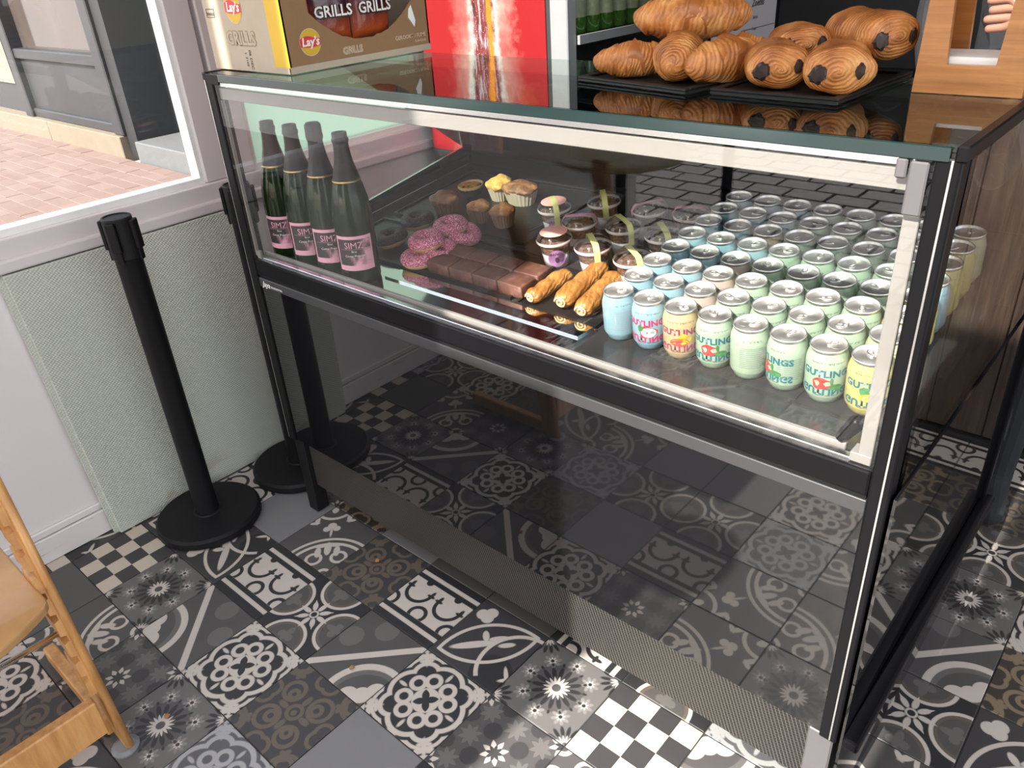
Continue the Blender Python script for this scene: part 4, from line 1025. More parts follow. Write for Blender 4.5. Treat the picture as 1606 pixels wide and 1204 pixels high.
# ------------------------------------------------------------------ crisp carton on the glass top
M_card = plain('light cardboard', (0.43, 0.355, 0.27), 0.8, vary=0.06, nscale=50)
M_cardb = plain('brown printed cardboard', (0.265, 0.150, 0.070), 0.75, vary=0.06, nscale=50)
M_yel = plain('yellow carton print', (0.62, 0.39, 0.025), 0.6, vary=0.05)
M_bp = plain('brown carton ink', (0.28, 0.19, 0.13), 0.8); M_cream = plain('cream carton ink', (0.62, 0.48, 0.33), 0.7); M_red = plain('red logo ink', (0.62, 0.03, 0.04), 0.5)
M_lw = plain('white logo ink', (0.80, 0.77, 0.70), 0.5)
BX0, BX1, BY0, BY1, BZ0, BZ1 = -0.022, 0.265, 0.041, 0.428, H + 0.002, H + 0.262
ct = thing('crisp_carton', 'cardboard carton of crisp packets with a torn open side, standing on the glass top', 'carton', ((BX0 + BX1) / 2, (BY0 + BY1) / 2, BZ0))
OFF = -Vector(ct.location)
def bp_(name, me, mat, par=None):
    o = obj(name, me, mat, par or ct); o.location = OFF if (par is None or par is ct) else (0, 0, 0); return o
bp_('front_face', Box(BX0, BX1, BY0, BY0 + 0.004, BZ0, BZ1), M_card)
bp_('far_face', Box(BX0, BX1, BY1 - 0.004, BY1, BZ0, BZ1), M_card)
bp_('far_face', Box(BX0, BX0 + 0.004, BY0 + .004, BY1 - .004, BZ0, BZ1), M_card)
bp_('carton_floor', Box(BX0 + .004, BX1 - .004, BY0 + .004, BY1 - .004, BZ0, BZ0 + 0.004), M_card)
bp_('carton_lid', Box(BX0, BX1, BY0, BY1, BZ1, BZ1 + 0.004), M_card)
bp_('yellow_band', Box(0.214, BX1 + 0.0004, BY0 - 0.0005, BY0, BZ0 + 0.012, BZ1), M_yel)
# side face (facing +x) with the torn arched opening
n = 26; arch = []
for k in range(n + 1):
    t = k / n; yy = 0.105 + 0.280 * t; zz = 1.245 + 0.062 * abs(2 * t - 1) ** 2.2 + 0.0035 * noise.noise(Vector((t * 17, 3, 1)))
    arch.append((yy, zz))
bm = bmesh.new()
pts_lo = [(BY0 + 0.004, BZ0)] + [(BY1 + 0.055, BZ0)]
BY1S = BY1
poly = [(BY0, BZ0), (BY1S, BZ0), (BY1S, BZ1), (0.386, BZ1)] + [(a, z) for a, z in reversed(arch)] + [(0.105, BZ1), (BY0, BZ1)]
prism(poly, BX1 - 0.004, BX1, 'x', bm); bmesh.ops.triangulate(bm, faces=[f for f in bm.faces if len(f.verts) > 4])
sf_ = bp_('side_face', bm, M_cardb)
bp_('base_strip', Box(BX1, BX1 + 0.0006, BY0, BY1, BZ0, BZ0 + 0.013), M_card, sf_)
bm = bmesh.new()                                          # torn paper tag
prism([(0.368, 1.272), (0.384, 1.252), (0.388, 1.264), (0.379, 1.296), (0.372, 1.289)], BX1 + 0.0005, BX1 + 0.002, 'x', bm); bp_('torn_flap', bm, M_white, sf_)
def side_text(s, size, y, z, mat, bold=0.01, shear=0.0, dx=0.0008, space=1.0):
    o = bp_('carton_lettering', textmesh(s, size, bold, shear, space=space), mat, sf_); o.location = (BX1 + dx, y, z); o.rotation_euler = (PI / 2, 0, PI / 2); return o
def front_text(s, size, x, z, mat, bold=0.01, shear=0.0, dy=0.0008, rz=0.0, name='carton_lettering'):
    o = obj(name, textmesh(s, size, bold, shear), mat, ct); o.location = Vector((x, BY0 - dy, z)) + OFF; o.rotation_euler = (PI / 2, rz, 0); return o
def logo_disc(rad, ban, cx, cz, front):
    yb = disc2d(0, 0, rad, rad, 36); rim = disc2d(0, 0, rad * 1.06, rad * 1.06, 36)
    rb = bmesh.new(); P = []
    N = 18
    up = [(-rad * 1.02 + 2.04 * rad * k / N, rad * (0.30 + 0.16 * math.sin(PI * k / N * 1.6)) + rad * 0.10 * k / N) for k in range(N + 1)]
    dn = [(rad * 1.02 - 2.04 * rad * k / N, -rad * (0.30 + 0.10 * math.sin(PI * k / N))) for k in range(N + 1)]
    rb.faces.new([rb.verts.new((a, b_, 0)) for a, b_ in up + dn]); bmesh.ops.triangulate(rb, faces=rb.faces)
    for bm_, mt_, d in ((rim, M_cream, 0.0005), (yb, M_yel, 0.0009), (rb, M_red, 0.0013)):
        o = bp_('logo_print', bm_, mt_, sf_ if not front else ct)
        if front: o.location = Vector((cx, BY0 - d, cz)) + OFF; o.rotation_euler = (PI / 2, 0, 0)
        else: o.location = (BX1 + d, cx, cz); o.rotation_euler = (PI / 2, 0, PI / 2)
logo_disc(0.0245, 0, 0.0985, 1.2530, False); side_text("Lay's", 0.0225, 0.0985, 1.2535, M_lw, 0.03, 0.12, 0.0017)
side_text('GRILLS', 0.0190, 0.203, 1.2255, M_cream, 0.075, 0.0, 0.0008, 0.9); side_text('GRILLS', 0.0190, 0.203, 1.2255, M_cardb, 0.035, 0.0, 0.0012, 0.9); side_text('GRILLS', 0.0190, 0.203, 1.2255, M_cream, 0.0, 0.0, 0.0016, 0.9)
side_text('GEROOKT / FUMÉ', 0.0115, 0.370, 1.2330, M_cream); side_text('FLAVOUR', 0.0078, 0.398, 1.2215, M_cream)
logo_disc(0.0290, 0, 0.098, 1.3215, True); front_text("Lay's", 0.025, 0.098, 1.322, M_lw, 0.03, 0.12, 0.0017)
front_text('GRILLS', 0.036, 0.105, 1.262, M_bp, 0.075, 0.0, 0.0006); front_text('GRILLS', 0.036, 0.105, 1.262, M_card, 0.030, 0.0, 0.0010)
M_pr = plain('black stamp ink', (0.05, 0.045, 0.04), 0.8)
front_text('06 DEC', 0.012, 0.128, 1.222, M_pr, 0.01, 0, 0.0006, PI / 2); front_text('L 3105', 0.010, 0.112, 1.222, M_pr, 0.01, 0, 0.0006, PI / 2)
bm = bmesh.new()
for q in ((-0.012, 0.020, 1.318, 1.319), (-0.012, 0.020, 1.302, 1.303), (-0.012, -0.011, 1.302, 1.319), (0.019, 0.020, 1.302, 1.319)): box(bm, q[0], q[1], BY0 - 0.0008, BY0 - 0.0002, q[2], q[3])
o = bp_('stamp_frame', bm, M_pr); front_text('FRAGILE', 0.0078, 0.004, 1.3085, M_pr, 0.02)
# crisp packets inside the carton
def crispmat(name, c0, c1):
    m, b = begin(name); n = noisev(16, 4); x, y, z = coords('Object')
    f = mt('MULTIPLY_ADD', z + (n - 0.5) * 0.06, -16.0, 0.25, clamp=True)
    setp(b, mixc(c0, c1, f), 0.25, 0.0, 0.6, coat=0.3, bump=noisev(28, 3), bstr=0.5, bdist=0.006); return m
M_pk1 = crispmat('plum crisp packet', (0.050, 0.010, 0.028), (0.40, 0.07, 0.015)); M_pk2 = crispmat('red crisp packet', (0.30, 0.012, 0.02), (0.50, 0.20, 0.02))
def packet(y, z, wy, hz, mat, label, tx, rz=0.0, dx=0.0):
    t = thing('crisp_packet', label, 'crisp packet', (BX1 - 0.034 - dx, y, z), (0, 0, PI / 2 + rz), 'crisp packets in the carton')
    bm = bmesh.new(); nx, nz = 14, 14; gg = {}
    for s in (1, -1):
        for i in range(nx + 1):
            for j in range(nz + 1):
                a, b_ = -1 + 2 * i / nx, -1 + 2 * j / nz
                pf = max(0, 1 - abs(a) ** 3) ** 0.5 * max(0, 1 - abs(b_) ** 4) ** 0.6
                gg[s, i, j] = bm.verts.new((a * wy / 2, -s * (0.020 * pf + 0.0006) + noise.noise(Vector((a * 3, b_ * 3, s * 4 + y * 50))) * 0.003 * pf, b_ * hz / 2))
        for i in range(nx):
            for j in range(nz): bm.faces.new((gg[s, i, j], gg[s, i + 1, j], gg[s, i + 1, j + 1], gg[s, i, j + 1]))
    bmesh.ops.recalc_face_normals(bm, faces=bm.faces)
    obj('packet_body', bm, mat, t, smooth=True)
    if tx:
        o = obj('packet_lettering', textmesh(tx, 0.030, 0.055), MATS['label shadow'] if 'label shadow' in MATS else plain('label shadow', (0.02, 0.008, 0.012), 0.5), t, (0.001, -0.0242, -0.002), (PI / 2, 0, 0))
        o = obj('packet_lettering', textmesh(tx, 0.030, 0.02), M_lw, t, (0, -0.0250, 0), (PI / 2, 0, 0))
packet(0.285, 1.302, 0.105, 0.120, M_pk1, 'plum crisp packet with white lettering facing out of the carton', 'GRILLS', 0.02)
packet(0.182, 1.302, 0.098, 0.120, M_pk1, 'plum crisp packet leaning behind the brown carton edge', 'GRILLS', -0.12, 0.006)
packet(0.092, 1.320, 0.080, 0.110, M_pk2, 'red crisp packet at the end of the torn opening', None, 0.1, 0.004)

# ------------------------------------------------------------------ napkin holder
m, b = begin('bamboo wood'); x, y, z = coords('Object'); n = noisev(7, 5, 0.6, vec(x * 1.0, y * 1.0, z * 14.0)); blk = mt('FLOOR', x * 22.0)
setp(b, mixc(ramp(n, (0.3, (0.30, 0.105, 0.022)), (0.6, (0.50, 0.215, 0.060)), (0.8, (0.60, 0.29, 0.10))), (0.34, 0.13, 0.035), mt('SINE', blk * 5.1) * 0.15 + 0.15), 0.35, 0, 0.5, coat=0.2); M_bamboo = m
nh = thing('napkin_holder', 'bamboo napkin holder with U-shaped cut-outs on the glass top', 'napkin holder', (1.443, 0.325, H + 0.001))
def upanel(y0, y1):
    z1, zc, hw, gap = 0.170, 0.036, 0.066, 0.031
    left = [(-hw, 0.004), (hw, 0.004), (hw - 0.002, z1)]
    def arc(cx, cz, r, a0, a1, n=6): return [(cx + r * math.cos(a0 + (a1 - a0) * k / n), cz + r * math.sin(a0 + (a1 - a0) * k / n)) for k in range(n + 1)]
    pts = [(-hw, 0.0), (hw, 0.0), (hw - 0.004, z1)] + [(gap + 0.020, z1)] + arc(gap + 0.015, z1 - 0.012 - 0.040, 0.012, PI / 2, PI) + [(gap - 0.002, zc), (-gap + 0.002, zc)] + arc(-gap - 0.015, z1 - 0.012 - 0.040, 0.012, 0, PI / 2) + [(-gap - 0.020, z1), (-hw + 0.004, z1)]
    bm = bmesh.new(); prism(pts, y0, y1, 'y', bm); bmesh.ops.triangulate(bm, faces=[f for f in bm.faces if len(f.verts) > 4]); return bm
obj('front_panel', upanel(-0.052, -0.043), M_bamboo, nh); obj('back_panel', upanel(0.043, 0.052), M_bamboo, nh)
obj('holder_base', Box(-0.064, 0.064, -0.043, 0.043, 0.0, 0.010), M_bamboo, nh)
for sx in (-1, 1): obj('side_panel', Box(min(sx * .058, sx * .065), max(sx * .058, sx * .065), -0.043, 0.043, 0.010, 0.168), M_bamboo, nh)
tag(obj('napkin_stack', Box(1.443 - 0.054, 1.443 + 0.054, 0.325 - 0.040, 0.325 + 0.040, H + 0.0115, H + 0.045, 0.003), M_white), 'stack of white paper napkins inside the bamboo holder', 'napkins')

# ------------------------------------------------------------------ open chiller with poster on its end
m, b = begin('poster print')                              # red sheet, pale glow, dark cola bottle with droplets
x, y, z = coords('Object')                                 # x across -0.24..0.24, z up from 0
n = noisev(26, 6, 0.65); n3 = noisev(7, 4)
hw = mt('MULTIPLY_ADD', mt('SINE', (z - 0.85) * 5.2), -0.030, 0.078) + vmax(0.0, (1.28 - z)) * 0.02
ax = abs(x + 0.03)
glow = msk(ax - hw - 0.045 - (n - 0.5) * 0.14, 0.10)
c = mixc((0.235, 0.004, 0.008), (0.36, 0.29, 0.25), glow * mt('MULTIPLY_ADD', n3, 1.6, -0.25, clamp=True))
inb = msk(ax - hw, 0.010)
col = ramp(noisev(9, 5, 0.7, vec(x * 9.0, 0.0, z * 1.4)), (0.36, (0.020, 0.010, 0.012)), (0.52, (0.16, 0.025, 0.03)), (0.62, (0.30, 0.32, 0.34)), (0.74, (0.05, 0.02, 0.02)))
col = mixc(col, (0.42, 0.15, 0.01), msk(abs(x + 0.005 - (1.3 - z) * 0.03) - 0.011 - (n - 0.5) * 0.03, 0.012))
drop = V.T.nodes.new('ShaderNodeTexVoronoi'); drop.inputs['Scale'].default_value = 130; tc = V.T.nodes.new('ShaderNodeTexCoord'); V.T.links.new(tc.outputs['Object'], drop.inputs['Vector'])
col = mixc(col, (0.45, 0.30, 0.26), mt('MULTIPLY_ADD', V(drop.outputs['Distance']), -9.0, 2.3, clamp=True) * 0.7)
edge = msk(abs(ax - hw) - 0.010 - (n - 0.5) * 0.03, 0.012)
c = mixc(c, col, inb); c = mixc(c, (0.36, 0.36, 0.35), edge * mt('MULTIPLY_ADD', n, 3.0, -0.9, clamp=True))
setp(b, c, 0.35); M_poster = m
M_chgrey = plain('grey chiller metal', (0.25, 0.255, 0.265), 0.4, vary=0.05); M_chdark = plain('dark chiller lining', (0.030, 0.032, 0.034), 0.5)
ch = thing('open_chiller', 'open fronted drinks chiller with a red bottle poster on its end', 'chiller', (-0.03, 1.35, 0))
def cc(name, bm, mat, par=None): o = obj(name, bm, mat, par or ch); o.location = (0.03, -1.35, 0); return o
cc('end_panel', Box(-0.34, 0.235, 0.955, 0.985, 0.02, 2.0), M_chdark)
po = obj('poster', Box(-0.305, 0.212, -0.003, 0.0, 0.80, 1.90), M_poster, ch); po.location = (-0.03 + 0.03, 0.9545 - 1.35, 0)
cc('front_post', Box(0.200, 0.262, 0.948, 0.99, 0.0, 2.0, 0.003), M_chgrey); cc('front_post', Box(0.245, 0.285, 1.70, 1.74, 0.0, 2.0, 0.003), M_chgrey)
cc('back_lining', Box(-0.34, -0.30, 0.985, 1.74, 0.02, 2.0), M_chdark); cc('far_panel', Box(-0.30, 0.245, 1.71, 1.74, 0.02, 2.0), M_chgrey)
cc('chiller_base', Box(-0.30, 0.275, 0.985, 1.71, 0.0, 0.30), M_chdark); cc('chiller_top', Box(-0.30, 0.275, 0.985, 1.71, 1.94, 2.0), M_chgrey)
for zz in (0.80, 1.160, 1.52):
    s = cc('shelf', Box(-0.30, 0.262, 0.990, 1.70, zz - 0.006, zz), M_chdark); cc('shelf_edge', Box(0.262, 0.272, 0.992, 1.695, zz - 0.020, zz + 0.004), M_chgrey, s).location = (0, 0, 0)
M_gb = plain('green bottle plastic', (0.030, 0.095, 0.012), 0.15, vary=0.4, nscale=25, coat=0.4)
gbp = [(0, 0), (0.028, 0), (0.031, 0.006), (0.031, 0.105), (0.028, 0.135), (0.014, 0.175), (0.012, 0.205), (0, 0.206)]
bs = mesh_from(lathe(gbp, 20), 'bottle_body', True); bs.materials.append(M_gb)
bl_ = mesh_from(arcpatch(0.0315, -PI, PI - 0.01, 0.045, 0.095, 20), 'bottle_label', True); bl_.materials.append(plain('faded green label', (0.20, 0.24, 0.14), 0.5, vary=0.5, nscale=60))
bc_ = mesh_from(lathe([(0, 0.206), (0.0145, 0.206), (0.0145, 0.222), (0, 0.223)], 16), 'bottle_cap', True); bc_.materials.append(plain('dark cap', (0.02, 0.03, 0.02), 0.4))
for k in range(7):
    t = thing('drinks_bottle', 'small green drinks bottle on the chiller shelf', 'bottle', (0.215, 1.045 + 0.068 * k, 1.1605), (0, 0, k), 'green bottles on the chiller shelf')
    obj('bottle_body', bs, None, t); obj('bottle_label', bl_, None, t); obj('bottle_cap', bc_, None, t)

# menu sheet on a stand
M_menu = plain('menu paper', (0.40, 0.385, 0.40), 0.6, vary=0.03); M_mink = plain('menu ink', (0.07, 0.06, 0.065), 0.7)
mb = thing('menu_board', 'white menu sheet with a black frame standing behind the croissants', 'menu', (0.60, 1.32, 0.95))
def mp(name, bm, mat, par=None): o = obj(name, bm, mat, par or mb); o.location = (-0.60, -1.32, -0.95); return o
mp('menu_sheet', Box(0.597, 0.602, 1.125, 1.515, 1.02, 1.62), M_menu)
bm = bmesh.new(); box(bm, 0.592, 0.606, 1.110, 1.125, 0.95, 1.635); box(bm, 0.592, 0.606, 1.515, 1.530, 0.95, 1.635); box(bm, 0.592, 0.606, 1.125, 1.515, 1.62, 1.635); mp('menu_frame', bm, M_black)
mp('stand_back', Box(0.56, 0.592, 1.12, 1.52, 0.95, 1.02), M_black)
for k, s in enumerate(['Espresso    2,50', 'Americano    2,80', 'Cappuccino    3,20', 'Latte    3,50', 'Flat white    3,60', 'Chai latte    3,90', 'Matcha    4,20']):
    o = obj('menu_lettering', textmesh(s, 0.015, 0.005, align='LEFT'), M_mink, mb); o.location = (0.0032, -0.175, 0.105 + 0.052 * k); o.rotation_euler = (PI / 2, 0, PI / 2)
for k, s in enumerate(['Sandwich', 'Croissant', 'Muffin', 'Toast', 'Salade']):
    o = obj('menu_lettering', textmesh(s, 0.013, 0.005, align='LEFT'), M_mink, mb); o.location = (0.0032, 0.045, 0.105 + 0.03 * k); o.rotation_euler = (PI / 2, 0, PI / 2)
o = obj('menu_lettering', textmesh('Zoetes', 0.026, 0.02, 0.2, align='LEFT'), M_mink, mb); o.location = (0.0032, 0.035, 0.262); o.rotation_euler = (PI / 2, 0, PI / 2)
bm = bmesh.new(); box(bm, 0.6021, 0.6028, 1.30, 1.51, 1.145, 1.147); mp('menu_rule', bm, M_mink)
sd = thing('sideboard', 'black sideboard against the wall behind the case', 'sideboard', (0.70, 1.78, 0))
obj('sideboard_body', Box(-0.32, 0.42, -0.70, 0.30, 0.06, 0.92, 0.004), M_blackmatt, sd); obj('sideboard_top', Box(-0.33, 0.43, -0.71, 0.31, 0.92, 0.948, 0.003), M_black, sd)
for k in range(3): obj('sideboard_leg', Box(-0.30 + 0.34 * k, -0.26 + 0.34 * k, -0.66, -0.62, 0, 0.06), M_black, sd)

# wooden counter behind the case
m, b = begin('dark stained planks'); x, y, z = coords('Object'); n = noisev(5, 6, 0.65, vec(x * 18.0, y * 18.0, z * 0.9))
setp(b, ramp(n, (0.3, (0.018, 0.011, 0.008)), (0.55, (0.058, 0.036, 0.025)), (0.8, (0.115, 0.075, 0.052))), 0.5, bump=n, bstr=0.3); M_plank = m
wc = thing('wooden_counter', 'dark plank fronted counter standing on the patterned floor behind the case', 'counter', (1.9, 1.75, 0))
pm = mesh_from(Box(-0.0735, 0.0735, -0.011, 0.011, 0.0, 1.02, 0.002), 'plank'); pm.materials.append(M_plank)
for k in range(11): obj('plank', pm, None, wc, (-0.63 + 0.15 * k, -0.289, 0.02 + random.uniform(0, .004)), (0, 0, 0))
obj('counter_body', Box(-0.70, 0.95, -0.277, 0.30, 0.02, 1.03), M_blackmatt, wc); obj('counter_top', Box(-0.72, 0.98, -0.315, 0.33, 1.045, 1.085, 0.004), M_black, wc)
bm = lathe([(0.0, 0.0), (0.012, 0.0), (0.012, 0.012), (0.024, 0.016), (0.026, 0.022), (0.018, 0.026), (0.0, 0.027)], 20)
o = obj('knob', bm, M_chrome, wc, (-0.585, -0.300, 0.89), (PI / 2, 0, 0), smooth=True); o['label'] = 'round chrome knob'

# person behind the case (only forearm and dark clothes show through the napkin holder)
def skinbody(name, nodes, edges, mat, parent, sub=2):
    me = bpy.data.meshes.new(name); me.from_pydata([n_[0] for n_ in nodes], edges, []); o = bpy.data.objects.new(name, me); COL.objects.link(o); o.parent = parent
    o.modifiers.new('skin', 'SKIN'); 
    for v, n_ in zip(me.skin_vertices[0].data, nodes): v.radius = (n_[1], n_[2] if len(n_) > 2 else n_[1])
    me.skin_vertices[0].data[0].use_root = True
    s = o.modifiers.new('sub', 'SUBSURF'); s.levels = sub; s.render_levels = sub
    me.materials.append(mat); return o
M_cloth = plain('black clothing', (0.012, 0.013, 0.016), 0.85, vary=0.3); M_skin = plain('skin', (0.26, 0.125, 0.085), 0.5, vary=0.1); M_hair = plain('brown hair', (0.05, 0.028, 0.015), 0.6)
pe = thing('person', 'person in black clothes standing behind the case with arms folded', 'person', (1.40, 1.10, 0), (0, 0, 0.25))
nodes = [((0, 0, 0.98), .15, .11), ((0, 0, 1.15), .14, .10), ((0, 0, 1.33), .16, .11), ((0, 0, 1.44), .09, .08), ((0, 0, 1.50), .055), ((0, -0.01, 1.56), .06),
         ((-.18, 0, 1.40), .06), ((-.23, 0, 1.22), .048), ((-.20, -.10, 1.08), .042), ((.18, 0, 1.40), .06), ((.23, 0, 1.22), .048), ((.20, -.10, 1.08), .042),
         ((-.10, 0, .88), .10), ((-.11, 0, .50), .062), ((-.11, .01, .09), .045), ((-.11, -.12, .035), .036), ((.10, 0, .88), .10), ((.11, 0, .50), .062), ((.11, .01, .09), .045), ((.11, -.12, .035), .036)]
edges = [(0, 1), (1, 2), (2, 3), (3, 4), (4, 5), (2, 6), (6, 7), (7, 8), (2, 9), (9, 10), (10, 11), (0, 12), (12, 13), (13, 14), (14, 15), (0, 16), (16, 17), (17, 18), (18, 19)]
skinbody('body', nodes, edges, M_cloth, pe)
for sx in (-1, 1):
    fa = [((sx * .20, -.10, 1.085), .040), ((sx * .10, -.19, 1.17 + .03 * sx), .034), ((-sx * .02, -.21 - .02 * sx, 1.205 + .02 * sx), .027), ((-sx * .07, -.20 - .02 * sx, 1.215 + .02 * sx), .030, .020)]
    ed = [(0, 1), (1, 2), (2, 3)]
    for f_ in range(4): fa.append(((-sx * .105, -.195 - .02 * sx, 1.195 + .02 * sx + .016 * f_), .0085)); fa.append(((-sx * (.140 + .006 * (f_ % 2)), -.180 - .02 * sx, 1.190 + .02 * sx + .016 * f_), .0078)); ed += [(3, 4 + 2 * f_), (4 + 2 * f_, 5 + 2 * f_)]
    k0 = len(fa); fa += [((-sx * .06, -.225 - .02 * sx, 1.245 + .02 * sx), .0095), ((-sx * .085, -.222 - .02 * sx, 1.265 + .02 * sx), .0085)]; ed += [(2, k0), (k0, k0 + 1)]
    skinbody('forearm', fa, ed, M_skin, pe)
bm = bmesh.new(); bmesh.ops.create_uvsphere(bm, u_segments=24, v_segments=18, radius=1.0)
for v in bm.verts:
    c_ = v.co.copy(); v.co = Vector((c_.x * 0.078, c_.y * 0.095, c_.z * 0.118 + 1.665))
    if c_.z < -0.2: v.co.x *= 1 + 0.25 * (c_.z + 0.2)
    if c_.y < -0.85 and abs(c_.x) < 0.25 and -0.35 < c_.z < 0.05: v.co.y -= 0.016
obj('head', bm, M_skin, pe, smooth=True)
bm = bmesh.new(); bmesh.ops.create_uvsphere(bm, u_segments=24, v_segments=18, radius=1.0)
bmesh.ops.delete(bm, geom=[v for v in bm.verts if v.co.z < 0.25 and v.co.y < 0.05 or v.co.z < -0.5], context='VERTS')
for v in bm.verts: v.co = Vector((v.co.x * 0.086, v.co.y * 0.103 + 0.004, v.co.z * 0.126 + 1.670))
obj('hair', bm, M_hair, pe, smooth=True)
for sx in (-1, 1):
    bm = bmesh.new(); bmesh.ops.create_uvsphere(bm, u_segments=10, v_segments=8, radius=0.010); obj('eye', bm, plain('eye', (0.5, 0.48, 0.45), 0.2), pe, (sx * .031, -.083, 1.675), smooth=True)
    bm = bmesh.new(); bmesh.ops.create_uvsphere(bm, u_segments=10, v_segments=8, radius=1); [setattr(v, 'co', Vector((v.co.x * .008, v.co.y * .018, v.co.z * .030))) for v in bm.verts]; obj('ear', bm, M_skin, pe, (sx * .079, .005, 1.665), smooth=True)
bm = bmesh.new(); box(bm, -.022, .022, -.094, -.080, 1.607, 1.615, .003); obj('mouth', bm, plain('lips', (0.42, 0.14, 0.11), 0.5), pe)

# ------------------------------------------------------------------ queue stanchions
def stanchion(x, y, label):
    t = thing('queue_stanchion', label, 'stanchion', (x, y, 0.001), (0, 0, 0.4), 'black queue stanchions')
    obj('stanchion_base', lathe([(0, 0), (0.138, 0), (0.145, 0.004), (0.145, 0.022), (0.138, 0.029), (0.04, 0.033), (0.036, 0.036), (0, 0.036)], 56), M_blackmatt, t, smooth=False)
    obj('stanchion_pole', lathe([(0.0315, 0.034), (0.0315, 0.80), (0.0330, 0.802)], 32), M_blackmatt, t, smooth=True)
    hd = obj('belt_head', lathe([(0.0315, 0.800), (0.0345, 0.802), (0.0345, 0.897), (0.0335, 0.900), (0.0285, 0.9005), (0.0280, 0.898), (0, 0.898)], 36), M_blackmatt, t)
    for k in range(4):
        a = k * PI / 2 + 0.3; bm = bmesh.new(); box(bm, 0.033, 0.0435, -0.012, 0.012, 0.822, 0.893, 0.002); box(bm, 0.033, 0.039, -0.008, 0.008, 0.795, 0.824, 0.001)
        obj('belt_clip', bm, M_black, hd, None, (0, 0, a))
    return t
stanchion(-0.187, -0.208, 'black queue stanchion standing clear in front of the leaning foam board')
stanchion(-0.186, 0.110, 'black queue stanchion half hidden behind the corner post of the case')

# ------------------------------------------------------------------ leaning foam board
m, b = begin('dimpled foam board'); x, y, z = coords('Object')
sx_ = mt('SINE', y * (2 * PI / 0.0085)) * mt('SINE', (z + y * 0.3) * (2 * PI / 0.0085)); n = noisev(4, 4)
st = mt('MULTIPLY_ADD', noisev(5, 6, 0.7, vec(x, y * 1.0, z * 2.2)), 12.0, -7.0, clamp=True) * mt('MULTIPLY_ADD', z, -7.0, 0.9, clamp=True)
c = mixc((0.48, 0.50, 0.435), (0.56, 0.575, 0.51), n); c = mixc(c, (0.36, 0.385, 0.33), mt('MULTIPLY_ADD', sx_, 0.5, 0.5, clamp=True) * 0.45); c = mixc(c, (0.30, 0.20, 0.11), st * 0.7)
setp(b, c, 0.8, bump=sx_, bstr=0.5, bdist=0.0015); M_foam = m
fb = thing('foam_board', 'pale green dimpled foam board leaning against the wall under the window', 'board', (-0.334, -0.405, 0.002), (0, -math.atan2(0.030, 0.785), 0))
bm = bmesh.new(); ny, nz = 1, 1
box(bm, -0.020, 0.0, 0.0, 0.60, 0.0, 0.786, 0.002); o = obj('foam_sheet', bm, M_foam, fb)
for v in o.data.vertices:
    if v.co.y < 0.1: v.co.y -= 0.030 * (v.co.z / 0.786)
obj('step_edge', prism([(-0.012, 0.004), (0.002, 0.0), (-0.028, 0.784), (-0.042, 0.770)], -0.0225, -0.0115, 'x'), M_foam, fb)

# ------------------------------------------------------------------ wooden high chair
m, b = begin('beech wood'); x, y, z = coords('Object'); n = noisev(6, 5, 0.6, vec(x * 9.0, y * 9.0, z * 1.2))
setp(b, ramp(n, (0.3, (0.40, 0.185, 0.055)), (0.6, (0.58, 0.30, 0.105)), (0.85, (0.66, 0.38, 0.16))), 0.38, 0, 0.5, coat=0.15); M_beech = m
m, b = begin('worn seat ply'); n = noisev(10, 5); sc_ = noisev(60, 2, 0.5)
setp(b, mixc(ramp(n, (0.3, (0.40, 0.21, 0.075)), (0.7, (0.52, 0.30, 0.12))), (0.70, 0.60, 0.45), mt('MULTIPLY_ADD', sc_, 20.0, -14.8, clamp=True)), 0.35, coat=0.2); M_seat = m
hc = thing('high_chair', 'beech wood high chair with grooved sloping posts and a worn seat plate', 'high chair', (0.355, -0.72, 0))
LEAN = -0.150                                             # x shift per metre of height
def post(yc):
    bm = bmesh.new(); prof_ = []
    zt = 0.78
    prism([(0.018, 0.008), (0.018 + LEAN * zt, zt), (-0.040 + LEAN * zt, zt), (-0.036, 0.008)], yc - 0.002 if yc > -0.2 else yc - 0.014, yc + 0.014 if yc > -0.2 else yc + 0.002, 'y', bm); return bm
def comb(yc, sg):
    pts, zz = [(yc, 0.16)], 0.16                        # comb profile: slots for seat and foot plates
    while zz < 0.72:
        pts += [(yc + sg * 0.013, zz), (yc + sg * 0.013, zz + 0.031), (yc + sg * 0.003, zz + 0.034), (yc + sg * 0.003, zz + 0.047)]; zz += 0.050
    pts.append((yc, zz))
    bm = bmesh.new(); prism(pts, -0.038, 0.017, 'x', bm); bmesh.ops.triangulate(bm, faces=[f for f in bm.faces if len(f.verts) > 4])
    for v in bm.verts: v.co.x += LEAN * v.co.z
    return bm
for yc in (-0.0, -0.42):
    p_ = obj('side_post', post(yc), M_beech, hc)
    bm = bmesh.new(); tube([(0.018 + LEAN * z_, yc + (0.006 if yc > -0.2 else -0.006), z_) for z_ in (0.008, 0.78)], 0.0082, 14, bm); obj('rounded_edge', bm, M_beech, p_, smooth=True)
    obj('slotted_side', comb(yc - 0.002 if yc > -0.2 else yc + 0.002, -1 if yc > -0.2 else 1), M_beech, p_)
    obj('glide_pad', lathe([(0, 0), (0.028, 0), (0.028, 0.004), (0.020, 0.008), (0, 0.008)], 20), plain('clear grey pad', (0.18, 0.19, 0.20), 0.3), p_, (0.006, yc, 0.0005))
obj('cross_bar', Box(-0.022, 0.004, -0.406, -0.014, 0.060, 0.150, 0.003), M_beech, hc)
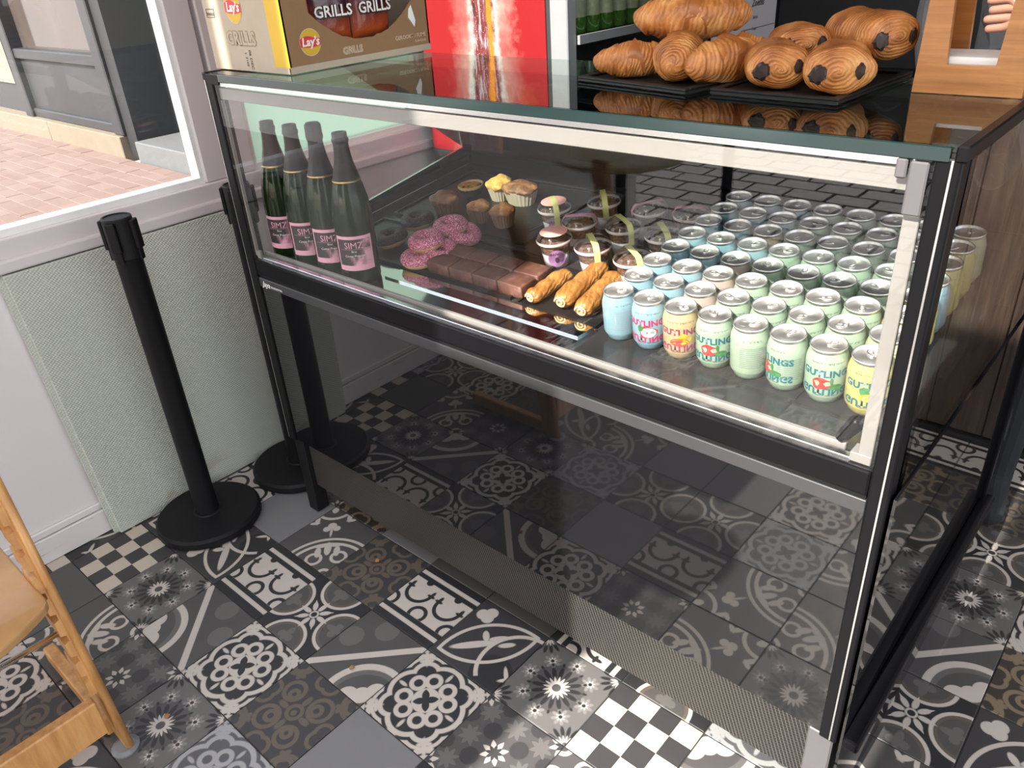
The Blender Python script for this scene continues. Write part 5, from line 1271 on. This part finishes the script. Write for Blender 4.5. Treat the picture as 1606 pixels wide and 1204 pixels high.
def plate(x0, x1, bulge, z, th):
    pts = [(x0, -0.013), (x1 - 0.035, -0.013)] + [(x1 - 0.035 + 0.035 * math.sin(a), -0.048 + 0.035 * math.cos(a)) for a in (0.4, 0.8, 1.2)]
    pts += [(x1 + bulge * math.sin(PI * (k + 1) / 10), -0.07 - 0.28 * k / 8) for k in range(9)]
    pts += [(x1 - 0.035 + 0.035 * math.cos(a), -0.372 - 0.035 * math.sin(a)) for a in (0.4, 0.8, 1.2)] + [(x1 - 0.035, -0.407), (x0, -0.407)]
    bm = bmesh.new(); prism(pts, z, z + th, 'z', bm, 0.004); return bm
obj('seat_plate', plate(-0.30, 0.025, 0.055, 0.405, 0.018), M_seat, hc)
obj('back_plate', Box(-0.140, -0.120, -0.406, -0.014, 0.52, 0.62, 0.004), M_beech, hc)
for z_ in (0.30, 0.66): 
    bm = bmesh.new(); tube([(-0.012 + LEAN * z_, -0.406, z_), (-0.012 + LEAN * z_, -0.014, z_)], 0.006, 10, bm); obj('tie_rod', bm, M_chrome, hc, smooth=True)
bm = bmesh.new(); box(bm, -0.34, -0.06, -0.010, 0.010, 0.010, 0.045, 0.003); box(bm, -0.34, -0.06, -0.430, -0.410, 0.010, 0.045, 0.003)
for q, v_ in enumerate((-0.0, -0.42)): obj('floor_runner', Box(-0.36, -0.040, v_ - 0.013, v_ + 0.013, 0.008, 0.050, 0.003), M_beech, hc)
bm.free()

# round cafe tables beside the camera (they mirror in the front glass)
def cafetable(x, y, r, mat, label):
    t = thing('cafe_table', label, 'table', (x, y, 0.0015))
    obj('table_top', lathe([(0, 0.715), (r - 0.01, 0.715), (r, 0.722), (r, 0.735), (r - 0.006, 0.740), (0, 0.740)], 48), mat, t)
    obj('table_stem', lathe([(0.022, 0.03), (0.022, 0.715)], 16), M_black, t, smooth=True)
    obj('table_foot', lathe([(0, 0), (0.18, 0), (0.18, 0.012), (0.03, 0.03), (0, 0.03)], 32), M_black, t)
cafetable(0.12, -1.42, 0.24, plain('birch table top', (0.62, 0.50, 0.32), 0.5), 'round cafe table with a pale birch top')
cafetable(0.26, -1.96, 0.24, plain('white table top', (0.80, 0.80, 0.80), 0.5), 'round cafe table with a white top')

# crumbs on the floor
for (u, v, lab) in ((552, 1048, 'dry brown crumb lying on the grey banded tile'), (592, 880, 'dry brown crumb on the dark scroll tile by the case'), (262, 1124, 'dry brown crumb on the sunburst tile by the high chair')):
    p = at(u, v, 2, 0.0); bm = bmesh.new(); bmesh.ops.create_icosphere(bm, subdivisions=2, radius=0.006)
    for q in bm.verts: q.co *= 1 + 0.5 * noise.noise(q.co * 260 + p * 9); q.co.z = q.co.z * 0.5 + 0.003
    tag(obj('biscuit_crumb', bm, plain('crumb brown', (0.34, 0.17, 0.06), 0.8), None, (p.x, p.y, 0.0006)), lab, 'crumb', 'crumbs on the floor')
